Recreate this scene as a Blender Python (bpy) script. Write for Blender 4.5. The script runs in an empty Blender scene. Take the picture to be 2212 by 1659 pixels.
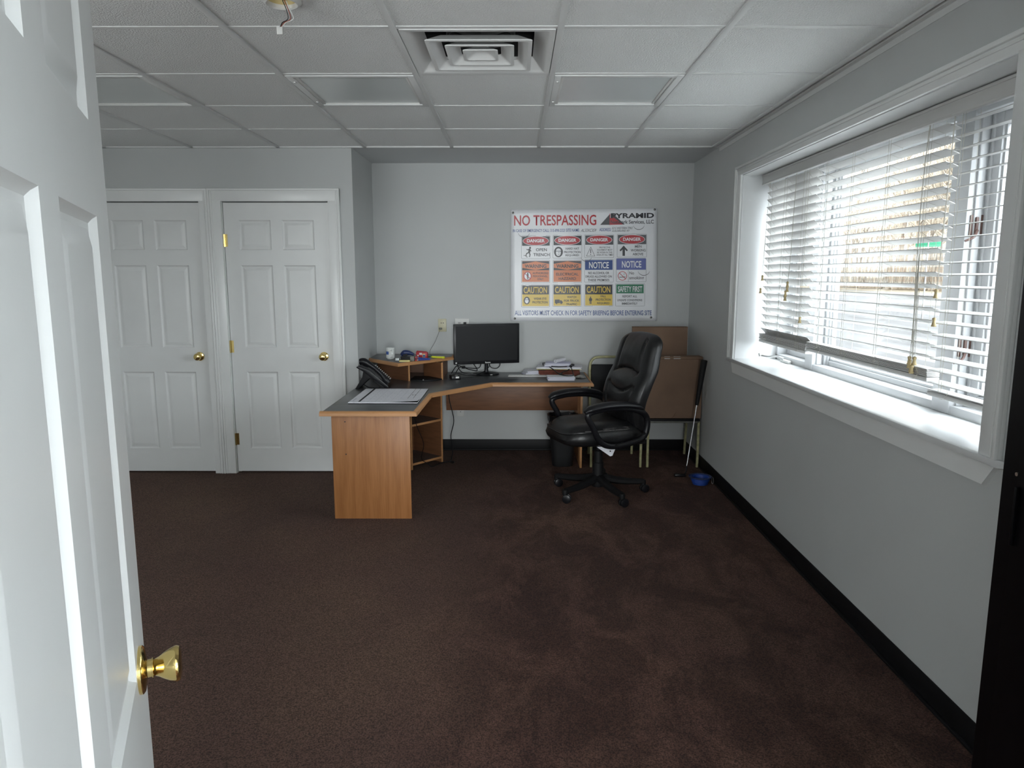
import bpy, bmesh, math, random
from mathutils import Vector, Matrix, Quaternion
PI = math.pi
random.seed(7)
sc = bpy.context.scene
COL = sc.collection

# ------------------------------------------------------------------ camera, world, sun, exposure
CAMZ = 1.475
cam_d = bpy.data.cameras.new('camera'); cam_d.sensor_width = 36.0; cam_d.sensor_fit = 'HORIZONTAL'
cam_d.lens = 36.0 * 1537.72 / 2212.0; cam_d.clip_start = 0.02; cam_d.clip_end = 600
cam = bpy.data.objects.new('camera', cam_d); COL.objects.link(cam)
cam.location = (0, 0, CAMZ); cam.rotation_euler = (PI/2 - 0.1519, 0, 0.0043)
sc.camera = cam

sc.view_settings.view_transform = 'Standard'; sc.view_settings.look = 'None'
sc.view_settings.gamma = 1.0; sc.view_settings.use_curve_mapping = False
sc.view_settings.exposure = 0.0

world = bpy.data.worlds.new('daylight_sky'); sc.world = world; world.use_nodes = True
wn = world.node_tree.nodes; wl = world.node_tree.links
bg = wn['Background']
GLOW, HORIZON = 28.0, 1.15
# hazy winter sky: pale at the horizon, a broad glow of veiled sun high on the window side
tc = wn.new('ShaderNodeTexCoord'); sx = wn.new('ShaderNodeSeparateXYZ')
def wmath(op, a, b=None, clamp=False):
    n = wn.new('ShaderNodeMath'); n.operation = op; n.use_clamp = clamp
    for i, v in enumerate((a, b)):
        if v is None: continue
        if isinstance(v, (int, float)): n.inputs[i].default_value = v
        else: wl.new(v, n.inputs[i])
    return n.outputs[0]
wl.new(tc.outputs['Generated'], sx.inputs[0])
side = wmath('ADD', wmath('ADD', wmath('MULTIPLY', sx.outputs['X'], 0.88), wmath('MULTIPLY', sx.outputs['Y'], -0.22)), wmath('MULTIPLY', sx.outputs['Z'], 0.42))
side = wmath('POWER', wmath('MAXIMUM', wmath('MULTIPLY', wmath('SUBTRACT', side, 0.28), 1/0.72), 0.0), 1.4)
glow = wmath('MULTIPLY', side, GLOW)
mixc = wn.new('ShaderNodeMix'); mixc.data_type = 'RGBA'
mixc.inputs[6].default_value = (0.93, 0.96, 1.0, 1); mixc.inputs[7].default_value = (0.90, 0.95, 1.0, 1); wl.new(side, mixc.inputs[0])
wl.new(mixc.outputs[2], bg.inputs[0]); wl.new(wmath('ADD', glow, HORIZON), bg.inputs[1])

# veiled sun from behind the building: reaches the woods, not the room
sun_d = bpy.data.lights.new('sun', 'SUN'); sun_d.energy = 6.0; sun_d.angle = 0.03; sun_d.color = (1.0, 0.93, 0.80)
sun = bpy.data.objects.new('sun', sun_d); COL.objects.link(sun)
sun.rotation_euler = Vector((0.78, 0.45, -0.55)).to_track_quat('-Z', 'Y').to_euler()

# key sizes of the room (metres, camera stands at x = y = 0)
R = 1.437; L = -1.154; YC = 5.197; YB = 5.916; H = 2.363; XL = -3.40; YF = 0.24
T = 0.6096; GX0 = -1.054; GY0 = 2.753
WIN_Y0, WIN_Y1, WIN_Z0, WIN_Z1 = 2.14, 4.634, 0.935, 2.095
XW = 1.70; XO = 1.815

# daylight lamps added to brighten the room, one outside each made-up window
def fill_light(name, size, size_y, watts, loc, rot, col=(0.98, 0.99, 1.0)):
    d = bpy.data.lights.new(name, 'AREA'); d.shape = 'RECTANGLE'; d.size = size; d.size_y = size_y; d.energy = watts; d.color = col
    o = bpy.data.objects.new(name, d); COL.objects.link(o); o.location = loc; o.rotation_euler = rot; return o
fill_light('hallway_end_fill', 1.0, 1.9, 255, (0.35, -2.74, 1.25), (PI/2, 0, 0))
fill_light('hallway_side_fill', 1.2, 1.3, 5, (1.33, -0.75, 1.45), (PI/2, 0, PI/2))
fill_light('front_wall_fill', 1.7, 1.15, 44, (-2.35, YF - .15, 1.55), (PI/2, 0, 0))

por_d = bpy.data.lights.new('window_portal', 'AREA'); por_d.shape = 'RECTANGLE'; por_d.size = 2.5; por_d.size_y = 1.2
por_d.cycles.is_portal = True
por = bpy.data.objects.new('window_portal', por_d); COL.objects.link(por)
por.location = (XO + 0.02, (WIN_Y0 + WIN_Y1)/2, (WIN_Z0 + WIN_Z1)/2); por.rotation_euler = (PI/2, 0, PI/2)

# ------------------------------------------------------------------ materials
MATS = {}
def mat(name, col, rough=0.5, metal=0.0, spec=0.5, noise=None, bump=None, coat=0.0, alpha=None):
    """noise = (scale, amount, detail, stretch) brightness mottling;  bump = (scale, strength, distance)"""
    if name in MATS: return MATS[name]
    m = bpy.data.materials.new(name); m.use_nodes = True; nt = m.node_tree; n = nt.nodes; k = nt.links
    b = n['Principled BSDF']
    b.inputs['Base Color'].default_value = (*col, 1); b.inputs['Roughness'].default_value = rough
    b.inputs['Metallic'].default_value = metal; b.inputs['Specular IOR Level'].default_value = spec
    b.inputs['Coat Weight'].default_value = coat
    t = None
    if noise or bump:
        t = n.new('ShaderNodeTexCoord')
    if noise:
        mp = n.new('ShaderNodeMapping'); mp.inputs['Scale'].default_value = noise[3] if len(noise) > 3 else (1, 1, 1)
        ns = n.new('ShaderNodeTexNoise'); ns.inputs['Scale'].default_value = noise[0]; ns.inputs['Detail'].default_value = noise[2]
        mx = n.new('ShaderNodeValToRGB'); a = noise[1]
        mx.color_ramp.elements[0].position = 0.3; mx.color_ramp.elements[1].position = 0.7
        mx.color_ramp.elements[0].color = (*[c*(1-a) for c in col], 1); mx.color_ramp.elements[1].color = (*[min(1, c*(1+a)) for c in col], 1)
        k.new(t.outputs['Object'], mp.inputs[0]); k.new(mp.outputs[0], ns.inputs['Vector']); k.new(ns.outputs['Fac'], mx.inputs[0]); k.new(mx.outputs[0], b.inputs['Base Color'])
    if bump:
        ns = n.new('ShaderNodeTexNoise'); ns.inputs['Scale'].default_value = bump[0]; ns.inputs['Detail'].default_value = 3
        bp = n.new('ShaderNodeBump'); bp.inputs['Strength'].default_value = bump[1]; bp.inputs['Distance'].default_value = bump[2]
        k.new(t.outputs['Object'], ns.inputs['Vector']); k.new(ns.outputs['Fac'], bp.inputs['Height']); k.new(bp.outputs[0], b.inputs['Normal'])
    MATS[name] = m
    return m

WALL = mat('wall_paint', (0.55, 0.565, 0.56), 0.75, noise=(2.0, 0.02, 2), bump=(220, 0.08, 0.002))
VINYL = mat('white_window_vinyl', (0.50, 0.51, 0.52), 0.35)
SILLP = mat('sill_paint', (0.68, 0.69, 0.69), 0.3, bump=(40, 0.1, 0.003))
WHITE = mat('white_gloss_paint', (0.82, 0.83, 0.82), 0.28, spec=0.5, noise=(3, 0.02, 3), bump=(60, 0.05, 0.002))
DOORM = mat('door_paint', (0.76, 0.77, 0.76), 0.36, noise=(4, 0.025, 3), bump=(40, 0.05, 0.002))
CEILT = mat('ceiling_tile', (0.86, 0.87, 0.86), 0.9, noise=(260, 0.08, 4), bump=(150, 0.8, 0.010))
GRIDM = mat('grid_metal', (0.76, 0.77, 0.76), 0.45)
GYP = mat('alcove_ceiling_paint', (0.60, 0.615, 0.62), 0.8, noise=(2, 0.02, 2))
BASEB = mat('black_vinyl', (0.006, 0.006, 0.007), 0.55, spec=0.25)
BRASS = mat('polished_brass', (0.80, 0.62, 0.25), 0.12, metal=1.0)
BLACKP = mat('black_plastic', (0.007, 0.007, 0.009), 0.35, spec=0.35)
BLACKM = mat('matt_black_plastic', (0.007, 0.007, 0.008), 0.6, spec=0.3)
LEATHER = mat('black_leather', (0.008, 0.008, 0.009), 0.36, spec=0.5, noise=(14, 0.3, 4), bump=(90, 0.12, 0.004))
WORN = mat('worn_leather_edge', (0.09, 0.085, 0.085), 0.4, noise=(60, 0.7, 4))
CHARC = mat('grey_laminate', (0.075, 0.078, 0.083), 0.30, noise=(5, 0.22, 5, (1, 2.5, 1)))
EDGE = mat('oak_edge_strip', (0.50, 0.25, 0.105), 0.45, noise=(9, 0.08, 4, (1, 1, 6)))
OAKSHADE = mat('oak_panel_shaded', (0.175, 0.075, 0.034), 0.5, noise=(7, 0.15, 4, (1, 1, 8)))  # oak with the shade of the inner panels put into a darker colour
CARD = mat('brown_cardboard', (0.235, 0.15, 0.10), 0.85, noise=(6, 0.10, 5))
CARDE = mat('cardboard_edge', (0.16, 0.095, 0.055), 0.9)
PAPER = mat('white_paper', (0.84, 0.84, 0.89), 0.8, noise=(30, 0.04, 2))
PAPER2 = mat('lilac_white_paper', (0.66, 0.66, 0.82), 0.8)
INK = mat('black_ink', (0.02, 0.02, 0.025), 0.6)
GREYINK = mat('grey_ink', (0.62, 0.62, 0.68), 0.7)
YFRAME = mat('cream_yellow_tube', (0.42, 0.40, 0.22), 0.5, noise=(40, 0.25, 5))
GFRAME = mat('grey_tube', (0.16, 0.16, 0.14), 0.5, noise=(30, 0.2, 4))
UPHOL = mat('black_vinyl_upholstery', (0.010, 0.011, 0.013), 0.6, spec=0.3)
CREAM = mat('cream_plastic', (0.55, 0.52, 0.36), 0.4)
WPLAST = mat('white_plastic', (0.68, 0.68, 0.66), 0.35)
STEEL = mat('brushed_steel', (0.55, 0.55, 0.55), 0.3, metal=1.0)
BRONZE = mat('bronze_latch', (0.10, 0.055, 0.045), 0.4)
BLINDM = mat('blind_slat', (0.60, 0.595, 0.58), 0.42)
CORDM = mat('blind_cord', (0.52, 0.50, 0.44), 0.8)
TASSEL = mat('wooden_tassel', (0.58, 0.46, 0.24), 0.5)
BLUE = mat('blue_silicone', (0.015, 0.06, 0.32), 0.5)
NAVY = mat('navy_plastic', (0.02, 0.035, 0.12), 0.35)
REDM = mat('red_card', (0.45, 0.03, 0.04), 0.45)
BLUEP = mat('blue_pen', (0.02, 0.05, 0.30), 0.3)
YEL = mat('yellow_highlighter', (0.75, 0.80, 0.05), 0.35)
YPAD = mat('yellow_sticky_paper', (0.72, 0.64, 0.28), 0.8)
GREENP = mat('green_plastic', (0.02, 0.18, 0.12), 0.4)
CERAM = mat('mug_ceramic', (0.72, 0.74, 0.72), 0.15)
FOLDER = mat('brown_folder', (0.20, 0.055, 0.035), 0.7, noise=(30, 0.25, 3))
DIFFUSER = mat('light_diffuser', (0.60, 0.64, 0.63), 0.22, spec=0.6)
PLENUM = mat('plenum_dark', (0.05, 0.05, 0.05), 0.8)
DUCT = mat('duct_metal', (0.30, 0.30, 0.30), 0.4, metal=0.7)
BLACKCAB = mat('black_cabinet_enamel', (0.002, 0.002, 0.003), 0.4, spec=0.15)
SCREEN = mat('monitor_glass', (0.008, 0.0085, 0.010), 0.45, spec=0.3)
RUG = None

def oak():
    m = bpy.data.materials.new('oak_veneer'); m.use_nodes = True; nt = m.node_tree; n = nt.nodes; k = nt.links
    b = n['Principled BSDF']; b.inputs['Roughness'].default_value = 0.42
    t = n.new('ShaderNodeTexCoord'); mp = n.new('ShaderNodeMapping'); mp.inputs['Scale'].default_value = (1, 1, 0.16)
    wv = n.new('ShaderNodeTexWave'); wv.wave_type = 'BANDS'; wv.bands_direction = 'X'
    wv.inputs['Scale'].default_value = 5; wv.inputs['Distortion'].default_value = 16; wv.inputs['Detail'].default_value = 4; wv.inputs['Detail Scale'].default_value = 0.9
    ns = n.new('ShaderNodeTexNoise'); ns.inputs['Scale'].default_value = 60; ns.inputs['Detail'].default_value = 5
    mp2 = n.new('ShaderNodeMapping'); mp2.inputs['Scale'].default_value = (3, 3, 0.12)
    mul = n.new('ShaderNodeMath'); mul.operation = 'MULTIPLY_ADD'; mul.inputs[1].default_value = 0.22
    ml2 = n.new('ShaderNodeMath'); ml2.operation = 'MULTIPLY'; ml2.inputs[1].default_value = 0.78
    r = n.new('ShaderNodeValToRGB'); r.color_ramp.elements[0].color = (0.27, 0.103, 0.031, 1); r.color_ramp.elements[1].color = (0.42, 0.185, 0.064, 1)
    r.color_ramp.elements[0].position = 0.15; r.color_ramp.elements[1].position = 0.8
    k.new(t.outputs['Object'], mp.inputs[0]); k.new(mp.outputs[0], wv.inputs['Vector'])
    k.new(t.outputs['Object'], mp2.inputs[0]); k.new(mp2.outputs[0], ns.inputs['Vector'])
    k.new(ns.outputs['Fac'], ml2.inputs[0]); k.new(wv.outputs['Fac'], mul.inputs[0]); k.new(ml2.outputs[0], mul.inputs[2])
    k.new(mul.outputs[0], r.inputs[0]); k.new(r.outputs[0], b.inputs['Base Color'])
    return m
OAK = oak()

def carpet():
    m = bpy.data.materials.new('brown_carpet'); m.use_nodes = True; nt = m.node_tree; n = nt.nodes; k = nt.links
    b = n['Principled BSDF']; b.inputs['Roughness'].default_value = 0.95; b.inputs['Specular IOR Level'].default_value = 0.15
    b.inputs['Sheen Weight'].default_value = 0.06; b.inputs['Sheen Roughness'].default_value = 0.5
    t = n.new('ShaderNodeTexCoord')
    def noise(scale, detail, rough=0.5, st=(1, 1, 1), dist=0.0):
        mp = n.new('ShaderNodeMapping'); mp.inputs['Scale'].default_value = st
        s = n.new('ShaderNodeTexNoise'); s.inputs['Scale'].default_value = scale; s.inputs['Detail'].default_value = detail; s.inputs['Roughness'].default_value = rough
        s.inputs['Distortion'].default_value = dist
        k.new(t.outputs['Object'], mp.inputs[0]); k.new(mp.outputs[0], s.inputs['Vector']); return s.outputs['Fac']
    def ramp(src, p0, c0, p1, c1):
        r = n.new('ShaderNodeValToRGB'); r.color_ramp.elements[0].position = p0; r.color_ramp.elements[1].position = p1
        r.color_ramp.elements[0].color = (*c0, 1); r.color_ramp.elements[1].color = (*c1, 1); k.new(src, r.inputs[0]); return r.outputs[0]
    def mix(kind, f, a, c):
        x = n.new('ShaderNodeMix'); x.data_type = 'RGBA'; x.blend_type = kind; x.clamp_result = False
        if isinstance(f, float): x.inputs[0].default_value = f
        else: k.new(f, x.inputs[0])
        k.new(a, x.inputs[6]); k.new(c, x.inputs[7]); return x.outputs[2]
    base = ramp(noise(1.3, 6, 0.6), 0.35, (0.118, 0.066, 0.052), 0.65, (0.140, 0.084, 0.060))
    # trampled nap and dark spills (a strip of stains along the window wall)
    stain = ramp(noise(2.6, 9, 0.72, (1.6, 0.9, 1), 0.6), 0.44, (0.60, 0.50, 0.50), 0.58, (1.12, 1.02, 1.02))
    sep = n.new('ShaderNodeSeparateXYZ'); k.new(t.outputs['Object'], sep.inputs[0])
    mr = n.new('ShaderNodeMapRange'); mr.inputs['From Min'].default_value = 0.45; mr.inputs['From Max'].default_value = 0.85
    k.new(sep.outputs['X'], mr.inputs['Value'])
    col = mix('MULTIPLY', mr.outputs[0], base, stain)
    patch = ramp(noise(0.9, 4, 0.5, (1, 1, 1), 0.3), 0.40, (0.86, 0.82, 0.84), 0.60, (1.10, 1.08, 1.04))
    col = mix('MULTIPLY', 1.0, col, patch)
    fib = noise(190, 4, 0.7)
    fibc = ramp(fib, 0.40, (0.28, 0.27, 0.27), 0.60, (1.55, 1.55, 1.52))
    col = mix('MULTIPLY', 0.85, col, fibc)
    k.new(col, b.inputs['Base Color'])
    bp = n.new('ShaderNodeBump'); bp.inputs['Strength'].default_value = 0.9; bp.inputs['Distance'].default_value = 0.012
    k.new(fib, bp.inputs['Height']); k.new(bp.outputs[0], b.inputs['Normal'])
    return m
CARPET = carpet()

def glass():
    m = bpy.data.materials.new('window_glass'); m.use_nodes = True; n = m.node_tree.nodes; k = m.node_tree.links
    n.remove(n['Principled BSDF'])
    tr = n.new('ShaderNodeBsdfTransparent'); tr.inputs[0].default_value = (0.96, 0.98, 0.98, 1)
    gl = n.new('ShaderNodeBsdfGlossy'); gl.inputs['Roughness'].default_value = 0.02
    mx = n.new('ShaderNodeMixShader'); mx.inputs[0].default_value = 0.07
    k.new(tr.outputs[0], mx.inputs[1]); k.new(gl.outputs[0], mx.inputs[2]); k.new(mx.outputs[0], n['Material Output'].inputs[0])
    return m
GLASS = glass()

# ------------------------------------------------------------------ mesh helpers
class MB:
    def __init__(s): s.v = []; s.f = []; s.m = []; s.mats = []
    def mi(s, m):
        if m not in s.mats: s.mats.append(m)
        return s.mats.index(m)
    def add(s, vs, fs, m, M=None):
        o = len(s.v); i = s.mi(m)
        s.v += [tuple(M @ Vector(v)) if M else tuple(v) for v in vs]
        s.f += [tuple(o + a for a in f) for f in fs]; s.m += [i]*len(fs)
    def bm(s, b, m, M=None):
        b.verts.index_update()
        s.add([v.co.copy() for v in b.verts], [[v.index for v in f.verts] for f in b.faces], m, M); b.free()
    def box(s, lo, hi, m, bev=0.0, M=None, seg=2):
        b = bmesh.new(); bmesh.ops.create_cube(b, size=1.0)
        c = [(a + d)/2 for a, d in zip(lo, hi)]; e = [abs(d - a) for a, d in zip(lo, hi)]
        for v in b.verts: v.co = Vector((c[0] + v.co.x*e[0], c[1] + v.co.y*e[1], c[2] + v.co.z*e[2]))
        if bev > 0: bmesh.ops.bevel(b, geom=b.edges[:], offset=min(bev, min(e)*0.45), segments=seg, affect='EDGES', profile=0.5)
        s.bm(b, m, M)
    def cyl(s, p0, p1, r0, m, r1=None, n=20, M=None):
        s.tube([p0, p1], [r0, r0 if r1 is None else r1], m, n, M=M, smooth=False)
    def tube(s, pts, r, m, n=10, M=None, smooth=True, closed=False, flat=1.0, up=None, res=6, flats=None):
        pts = [Vector(p) for p in pts]
        rs = r if isinstance(r, (list, tuple)) else [r]*len(pts)
        if smooth and len(pts) > 2:
            q = []; rr = []; N = len(pts); S = N if closed else N - 1
            for i in range(S):
                a = pts[(i-1) % N] if closed or i > 0 else pts[0]*2 - pts[1]
                b = pts[i]; c = pts[(i+1) % N]
                d = pts[(i+2) % N] if closed or i + 2 < N else pts[-1]*2 - pts[-2]
                for j in range(res):
                    t = j/res
                    q.append(0.5*((2*b) + (c-a)*t + (2*a-5*b+4*c-d)*t*t + (3*b-a-3*c+d)*t**3)); rr.append(rs[i]*(1-t) + rs[(i+1) % N]*t)
            if not closed: q.append(pts[-1]); rr.append(rs[-1])
            pts, rs = q, rr
        N = len(pts); vs = []; fs = []; nrm = None
        for i, p in enumerate(pts):
            if closed: d = pts[(i+1) % N] - pts[i-1]
            else: d = (pts[min(i+1, N-1)] - pts[max(i-1, 0)])
            d = d.normalized() if d.length > 1e-9 else Vector((0, 0, 1))
            if up is not None: nn = Vector(up) - d*Vector(up).dot(d); nrm = nn.normalized()
            elif nrm is None:
                a = Vector((0, 0, 1)) if abs(d.z) < 0.9 else Vector((1, 0, 0)); nrm = (a - d*a.dot(d)).normalized()
            else: nrm = (nrm - d*nrm.dot(d)).normalized()
            b = d.cross(nrm)
            for k in range(n):
                a = 2*PI*k/n; vs.append(p + (nrm*math.cos(a)*rs[i]*flat + b*math.sin(a)*rs[i]))
        for i in range(N if closed else N - 1):
            for k in range(n):
                i2 = (i+1) % N
                fs.append((i*n + k, i*n + (k+1) % n, i2*n + (k+1) % n, i2*n + k))
        if not closed:
            fs.append(tuple(range(n))[::-1]); fs.append(tuple((N-1)*n + k for k in range(n)))
        s.add(vs, fs, m, M)
    def lathe(s, prof, m, n=28, M=None, cap=True):
        vs = []; fs = []
        for r, z in prof:
            for k in range(n): vs.append((r*math.cos(2*PI*k/n), r*math.sin(2*PI*k/n), z))
        for i in range(len(prof)-1):
            for k in range(n): fs.append((i*n+k, i*n+(k+1) % n, (i+1)*n+(k+1) % n, (i+1)*n+k))
        if cap: fs.append(tuple(range(n))[::-1]); fs.append(tuple((len(prof)-1)*n+k for k in range(n)))
        s.add(vs, fs, m, M)
    def prism(s, poly, z0, z1, m, bev=0.0, M=None, top=None):
        """polygon (x, y) extruded from z0 to z1; top = other material for the upper face"""
        b = bmesh.new(); vs = [b.verts.new((x, y, z0)) for x, y in poly]; f = b.faces.new(vs)
        r = bmesh.ops.extrude_face_region(b, geom=[f])
        for v in [g for g in r['geom'] if isinstance(g, bmesh.types.BMVert)]: v.co.z = z1
        bmesh.ops.recalc_face_normals(b, faces=b.faces[:])
        if bev: bmesh.ops.bevel(b, geom=b.edges[:], offset=bev, segments=2, affect='EDGES', profile=0.5)
        if top is None: s.bm(b, m, M)
        else:
            b.verts.index_update(); V = [v.co.copy() for v in b.verts]
            s.add(V, [[v.index for v in f.verts] for f in b.faces if f.normal.z < 0.9], m, M)
            s.add(V, [[v.index for v in f.verts] for f in b.faces if f.normal.z >= 0.9], top, M); b.free()
    def loft(s, rings, m, cap=True, M=None):
        n = len(rings[0]); vs = [p for r in rings for p in r]; fs = []
        for i in range(len(rings)-1):
            for k in range(n): fs.append((i*n+k, i*n+(k+1) % n, (i+1)*n+(k+1) % n, (i+1)*n+k))
        if cap: fs.append(tuple(range(n))[::-1]); fs.append(tuple((len(rings)-1)*n+k for k in range(n)))
        s.add(vs, fs, m, M)
    def build(s, name, parent=None, ang=35, local=False, origin=None):
        """vertices are in room coordinates unless local=True"""
        me = bpy.data.meshes.new(name)
        if parent is not None and not local:
            I = PM[parent.name].inverted(); V = [tuple(I @ Vector(v)) for v in s.v]; loc = (0, 0, 0)
        elif parent is None and not local:
            if origin is None:
                xs = [v[0] for v in s.v]; ys = [v[1] for v in s.v]; zs = [v[2] for v in s.v]
                origin = ((min(xs)+max(xs))/2, (min(ys)+max(ys))/2, min(zs))
            V = [(v[0]-origin[0], v[1]-origin[1], v[2]-origin[2]) for v in s.v]; loc = origin
        else: V = s.v; loc = (0, 0, 0)
        me.from_pydata(V, [], s.f)
        for m in s.mats: me.materials.append(m)
        me.polygons.foreach_set('material_index', s.m)
        me.validate(); 
        b = bmesh.new(); b.from_mesh(me); bmesh.ops.recalc_face_normals(b, faces=b.faces[:]); b.to_mesh(me); b.free()
        me.polygons.foreach_set('use_smooth', [True]*len(me.polygons)); me.set_sharp_from_angle(angle=math.radians(ang))
        o = bpy.data.objects.new(name, me); COL.objects.link(o); o.location = loc
        if parent is not None: o.parent = parent; PM[o.name] = PM[parent.name]
        else: PM[o.name] = Matrix.Translation(Vector(loc))
        return o
PM = {}
def tag(o, label=None, cat=None, group=None, kind=None):
    if label: o['label'] = label
    if cat: o['category'] = cat
    if group: o['group'] = group
    if kind: o['kind'] = kind
    return o
def thing(name, label, cat, loc=(0, 0, 0), rz=0.0, group=None, kind=None):
    o = bpy.data.objects.new(name, None); COL.objects.link(o); o.location = loc; o.rotation_euler = (0, 0, rz)
    o.empty_display_size = 0.05
    PM[o.name] = Matrix.Translation(Vector(loc)) @ Matrix.Rotation(rz, 4, 'Z')
    return tag(o, label, cat, group, kind)
def struct(name, mb, label=None):
    o = mb.build(name); o['kind'] = 'structure'
    if label: o['label'] = label
    return o
def sub(mb_src, parent, name): return mb_src.build(name, parent)
def copy_tree(o, parent=None):
    c = o.copy(); COL.objects.link(c); c.parent = parent
    for ch in list(o.children): copy_tree(ch, c)
    return c
def TR(x, y, z, rz=0.0): return Matrix.Translation((x, y, z)) @ Matrix.Rotation(rz, 4, 'Z')

# ------------------------------------------------------------------ room shell
m = MB(); m.box((XL - .1, -2.6, -.06), (XO - .05, YB + .1, 0), CARPET); struct('floor', m, 'dark brown stained carpet')

m = MB()   # right wall with the window opening
m.box((R, YF - .12, 0), (XO, WIN_Y0 - .012, H + .12), WALL); m.box((R, WIN_Y1 + .012, 0), (XO, YB + .12, H + .12), WALL)
m.box((R, WIN_Y0 - .012, 0), (XO, WIN_Y1 + .012, WIN_Z0 - .02), WALL); m.box((R, WIN_Y0 - .012, WIN_Z1 + .012), (XO, WIN_Y1 + .012, H + .12), WALL)
struct('wall_right', m)
m = MB(); m.box((L, YB, 0), (R, YB + .12, H + .12), WALL); struct('wall_back', m)
m = MB(); m.box((L - .1, YC + .1, 0), (L, YB + .12, H + .12), WALL); struct('wall_alcove_left', m)
D1L, D1R, D2L, D2R, DT = -3.005, -2.255, -2.088, -1.338, 1.99
m = MB()   # closet wall with two door openings
m.box((XL, YC, 0), (D1L - .012, YC + .1, H + .12), WALL); m.box((D1R + .012, YC, 0), (D2L - .012, YC + .1, H + .12), WALL)
m.box((D2R + .012, YC, 0), (L, YC + .1, H + .12), WALL)
m.box((D1L - .012, YC, DT + .012), (D1R + .012, YC + .1, H + .12), WALL); m.box((D2L - .012, YC, DT + .012), (D2R + .012, YC + .1, H + .12), WALL)
m.box((XL, YC + .55, 0), (L - .1, YC + .6, H + .12), WALL)
struct('wall_closet', m)
m = MB(); m.box((XL - .1, YF - .12, 0), (XL, YC + .6, H + .12), WALL); struct('wall_left', m)
OX0, OX1, OT = -0.262, 0.60, 2.05     # doorway the camera looks through
m = MB()
W2 = (-3.20, -1.50, .975, 2.125)      # added window opening in the front wall for fill light
m.box((XL, YF - .12, 0), (W2[0], YF, H + .12), WALL); m.box((W2[1], YF - .12, 0), (OX0, YF, H + .12), WALL); m.box((W2[0], YF - .12, 0), (W2[1], YF, W2[2]), WALL); m.box((W2[0], YF - .12, W2[3]), (W2[1], YF, H + .12), WALL); m.box((OX1, YF - .12, 0), (R, YF, H + .12), WALL); m.box((OX0, YF - .12, OT), (OX1, YF, H + .12), WALL)
struct('wall_front', m)
m = MB()   # hallway behind the camera, openings cut for the added windows
m.box((-1.3, -2.6, 0), (-1.2, YF - .12, H), WALL); m.box((1.2, -2.6, 0), (1.3, -1.35, H), WALL); m.box((1.2, -.15, 0), (1.3, YF - .12, H), WALL); m.box((1.2, -1.35, 0), (1.3, -.15, .80), WALL); m.box((1.2, -1.35, 2.10), (1.3, -.15, H), WALL)
m.box((-1.3, -2.7, 0), (-.15, -2.6, H), WALL); m.box((.85, -2.7, 0), (1.3, -2.6, H), WALL); m.box((-.15, -2.7, 0), (.85, -2.6, .30), WALL); m.box((-.15, -2.7, 2.20), (.85, -2.6, H), WALL)
struct('wall_hallway', m)
m = MB(); m.box((-1.3, -2.7, H), (1.3, YF - .12, H + .1), GYP); struct('ceiling_hallway', m)
m = MB(); m.box((XL - .1, YF - .12, H + .30), (XO, YB + .12, H + .42), GYP)
for a in ((XL - .1, YF - .12, XL, YB + .12), (R, YF - .12, XO, YB + .12), (XL, YF - .12, R, YF), (XL, YB, R, YB + .12)):
    m.box((a[0], a[1], H + .12), (a[2], a[3], H + .30), GYP)
struct('roof_slab', m)
m = MB(); m.box((L, YC, H), (R, YB, H + .02), GYP); m.box((L, YC - .004, H), (R, YC + .01, H + .02), GYP); struct('ceiling_alcove', m)

FIX = [(-1, 1), (1 + 1, 1), (-2 - 0, 1)]       # (i, j) of cells with lights, see cell()
def cell(i, j): return GX0 + i*T, GY0 + j*T
LIGHTS = [(0, 1), (2, 1), (-2, 1)]; VENT = (1, 0)
m = MB()
for i in range(-4, 5):
    for j in range(-5, 4):
        if (i, j) in LIGHTS or (i, j) == VENT: continue
        x, y = cell(i, j); x1, y1 = min(x + T, R), min(y + T, YC); x0, y0 = max(x, XL), max(y, YF)
        if x1 - x0 < .005 or y1 - y0 < .02: continue
        m.box((x0 + .001, y0 + .001, H + .004), (x1 - .001, y1 - .001, H + .02), CEILT)
struct('ceiling', m, 'textured white acoustic ceiling tiles')
m = MB()
for i in range(-4, 5):
    x = GX0 + i*T
    if XL < x < R - .02: m.box((x - .012, YF, H - .005), (x + .012, YC, H + .0045), GRIDM, .001); m.box((x - .003, YF, H + .005), (x + .003, YC, H + .04), GRIDM)
for j in range(-5, 5):
    y = GY0 + j*T
    if YF < y < YC - .02: m.box((XL, y - .012, H + .0010), (R, y + .012, H + .0055), GRIDM); m.box((XL, y - .003, H + .005), (R, y + .003, H + .04), GRIDM)
struct('trim_1', m, 'white metal ceiling grid bars')
m = MB()
m.box((R - .024, YF, H - .006), (R, YC, H + .004), GRIDM, .001); m.box((R - .003, YF, H - .03), (R, YC, H - .004), GRIDM)
m.box((XL, YC - .024, H - .005), (R, YC, H + .004), GRIDM, .001); m.box((XL, YF, H - .005), (XL + .024, YC, H + .004), GRIDM)
struct('trim_2', m, 'wall angle around the ceiling grid')

# baseboards: black vinyl cove base
BH = 0.095
m = MB(); m.box((L, YB - .006, 0), (R, YB, BH), BASEB, .002); m.box((L, YB - .016, 0), (R, YB, .012), BASEB, .004); struct('baseboard_back', m)
m = MB(); m.box((R - .006, YF, 0), (R, YB, BH), BASEB, .002); m.box((R - .018, YF, 0), (R, YB, .012), BASEB, .004); struct('baseboard_right', m)
m = MB(); m.box((L, YC, 0), (L + .006, YB, BH), BASEB, .002); m.box((D2R + .1, YC - .006, 0), (L, YC, BH), BASEB, .002); struct('baseboard_left', m)

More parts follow.
